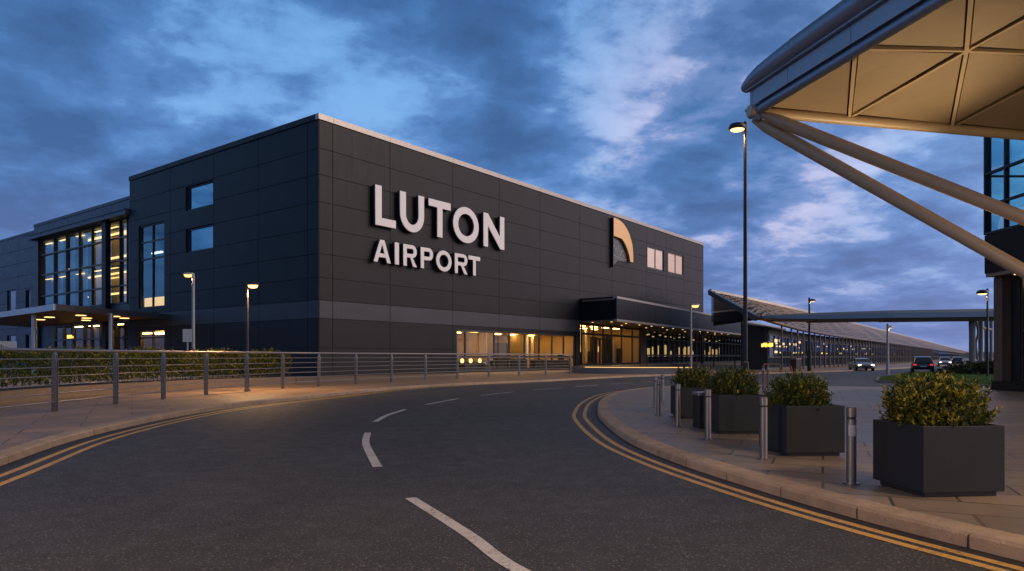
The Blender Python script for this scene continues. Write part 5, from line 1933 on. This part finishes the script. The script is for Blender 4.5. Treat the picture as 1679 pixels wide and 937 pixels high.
# ================================================================== CARS
def car(label, loc, rot, paint, group, w=1.78, l=4.4, h=1.42, head=True, tail=False):
    t = thing('parked_car', label, 'car', loc, rot, group)
    # x forward. stations: (x, half width, z bottom, z waist)
    st = [(-l / 2, .72, .42, .78), (-l / 2 + .12, .86, .30, .92), (-1.3, .89, .24, .95), (0, .89, .22, .94), (1.2, .88, .24, .88), (l / 2 - .25, .82, .28, .74), (l / 2, .66, .36, .60)]
    def ring(x, hw, zb, zw):
        hw *= w / 1.78
        return [(x, -hw * .9, zb), (x, -hw, zb + .16), (x, -hw, zw - .14), (x, -hw * .90, zw), (x, 0, zw + .03), (x, hw * .90, zw), (x, hw, zw - .14), (x, hw, zb + .16), (x, hw * .9, zb)]
    mb = MB(); rings = [ring(*s) for s in st]
    vs = [v for r in rings for v in r]; n = 9
    fs = [(k * n + j, k * n + j + 1, (k + 1) * n + j + 1, (k + 1) * n + j) for k in range(len(st) - 1) for j in range(n - 1)]
    fs += [tuple(range(n)), tuple(reversed(range((len(st) - 1) * n, len(st) * n)))]
    fs += [(k * n, (k + 1) * n, (k + 1) * n + n - 1, k * n + n - 1) for k in range(len(st) - 1)]
    mb.mesh(vs, fs)
    mb.build('body', paint, t, smooth=True)
    g0 = [(-1.85, .74, .93), (-1.25, .60, h - .06), (-.3, .62, h), (.35, .60, h - .05), (1.1, .74, .90)]
    def cab(dw, dz):
        m_ = MB()
        vs = []
        for x, hw, z in g0: vs += [(x, -(hw + dw) * w / 1.78, z + dz), (x, (hw + dw) * w / 1.78, z + dz)]
        for k in range(4): m_.mesh(vs, [(2 * k, 2 * k + 2, 2 * k + 3, 2 * k + 1)])
        for s in (0, 1):
            low_ = [(g[0], (-1 if s == 0 else 1) * .78 * w / 1.78, .92) for g in g0]
            m_.mesh([vs[2 * k + s] for k in range(5)] + low_, [(k, k + 1, 6 + k, 5 + k) for k in range(4)])
        return m_
    cab(0, 0).build('windows', M['car_glass'], t, weld=True)
    mb = MB()
    for s in (-1, 1):
        yy = .61 * s * w / 1.78
        mb.pipe([(-1.82, .75 * s * w / 1.78, .94), (-1.25, yy, h - .055), (-.3, yy * 1.02, h + .005), (.35, yy, h - .045), (1.1, .75 * s * w / 1.78, .91)], .035, n=6)
        mb.beam((-.35, yy * 1.03, h - .02), (-.35, .79 * s * w / 1.78, .93), .07, .03, up=(1, 0, 0))
    vs = [(-1.25, -.6 * w / 1.78, h - .05), (-1.25, .6 * w / 1.78, h - .05), (-.3, .62 * w / 1.78, h + .012), (-.3, -.62 * w / 1.78, h + .012), (.35, .6 * w / 1.78, h - .04), (.35, -.6 * w / 1.78, h - .04)]
    mb.mesh(vs, [(0, 1, 2, 3), (3, 2, 4, 5)])
    mb.build('roof', paint, t)
    for x in (-1.35, 1.35):
        for s in (-1, 1):
            mb = MB(); mb.lathe([(.2, -.1), (.31, -.1), (.325, -.05), (.325, .05), (.31, .1), (.2, .1)], (x, s * (w / 2 - .1), .325), n=18, axis=1)
            wh = mb.build('wheel', M['tyre'], t, smooth=True)
            mb = MB(); mb.lathe([(.05, -.105), (.2, -.102), (.2, .102), (.05, .105)], (x, s * (w / 2 - .1), .325), n=14, axis=1)
            mb.build('rim', M['rim'], wh, smooth=True)
    for s in (-1, 1):
        mb = MB(); mb.box(l / 2 - .17, l / 2 - .02, s * .60 * w / 1.78 - .15, s * .60 * w / 1.78 + .15, .55, .68)
        mb.build('headlight', M['head_beam'] if head else M['plate'], t, bevel=.03)
        mb = MB(); mb.box(-l / 2 - .01, -l / 2 + .1, s * .66 * w / 1.78 - .14, s * .66 * w / 1.78 + .14, .66, .80)
        mb.build('tail_light', M['tail_beam'] if tail else M['red'], t, bevel=.02)
    mb = MB(); mb.box(-l / 2 - .02, -l / 2, -.26, .26, .52, .63)
    mb.build('number_plate', M['plate'], t)
    mb = MB(); mb.box(l / 2 - .01, l / 2 + .012, -.4, .4, .38, .5)
    mb.build('grille', M['dark'], t)
    return t


CG = 'cars on the far road'
car('silver car with lit headlights coming towards the camera', G(1412, 608.3), math.radians(-104), M['silver'], CG, h=1.32)
car('dark car seen from behind beside the grass island', G(1512, 610.2), math.radians(62), M['navy'], CG, w=1.85, h=1.5, head=False, tail=True)
car('pale car half hidden by the dark shrubs, its headlights lit', P(1549, 597, 108) * 1 - Vector((0, 0, P(1549, 597, 108).z)), math.radians(-120), M['white_car'], CG)
car('distant dark car between the pale car and the island shrubs', P(1570, 596, 125) - Vector((0, 0, P(1570, 596, 125).z)), math.radians(55), M['navy'], CG, head=False)

# dark kiosk and small red barrier near the slim posts
p = P(1305, 609, 66); p.z = PZ
kx = thing('bin_enclosure', 'dark boxy bin enclosure by the kerb in front of the slim posts', 'bin', p, .6)
mb = MB(); mb.box(-.42, .42, -.3, .3, 0, 1.12)
mb.build('body', M['dark'], kx, bevel=.03)
mb = MB(); mb.box(-.45, .45, -.33, .33, 1.125, 1.2)
mb.build('lid', M['grey_pole'], kx, bevel=.02)
p = P(1299, 611, 63.5); p.z = PZ
rk = thing('barrier_post', 'small leaning red barrier post beside the dark bin enclosure', 'barrier', p, .3)
mb = MB(); mb.beam((0, 0, .02), (-.2, 0, .5), .16, .12, up=(0, 1, 0)); mb.box(-.15, .2, -.12, .12, 0, .04)
mb.build('post', M['red'], rk, bevel=.02)
p = P(1265, 612, 60); p.z = PZ
gr = thing('guard_frame', 'weathered tubular guard frame at the far kerb under the amber sign', 'guard rail', p, .2)
mb = MB()
for x in (-.75, .8): mb.pipe([(x, 0, 0), (x * .96, 0, .72)], .04, n=8)
mb.pipe([(-.75, 0, .72), (.8, 0, .72)], .045, n=8); mb.pipe([(.8, 0, .72), (1.0, .1, 0)], .04, n=8)
mb.build('frame', M['orange_post'], gr, smooth=True)

# ------------------------------------------------------------------ render settings
S.view_settings.view_transform = 'Standard'
S.view_settings.look = 'None'
S.view_settings.gamma = 1
S.view_settings.use_curve_mapping = False
S.view_settings.exposure = 0.0
S.render.engine = 'CYCLES'
S.cycles.use_denoising = True
S.cycles.max_bounces = 6
S.cycles.diffuse_bounces = 3
S.cycles.glossy_bounces = 4
S.cycles.transparent_max_bounces = 10
S.cycles.sample_clamp_indirect = 4.0
S.cycles.caustics_reflective = False
S.cycles.caustics_refractive = False
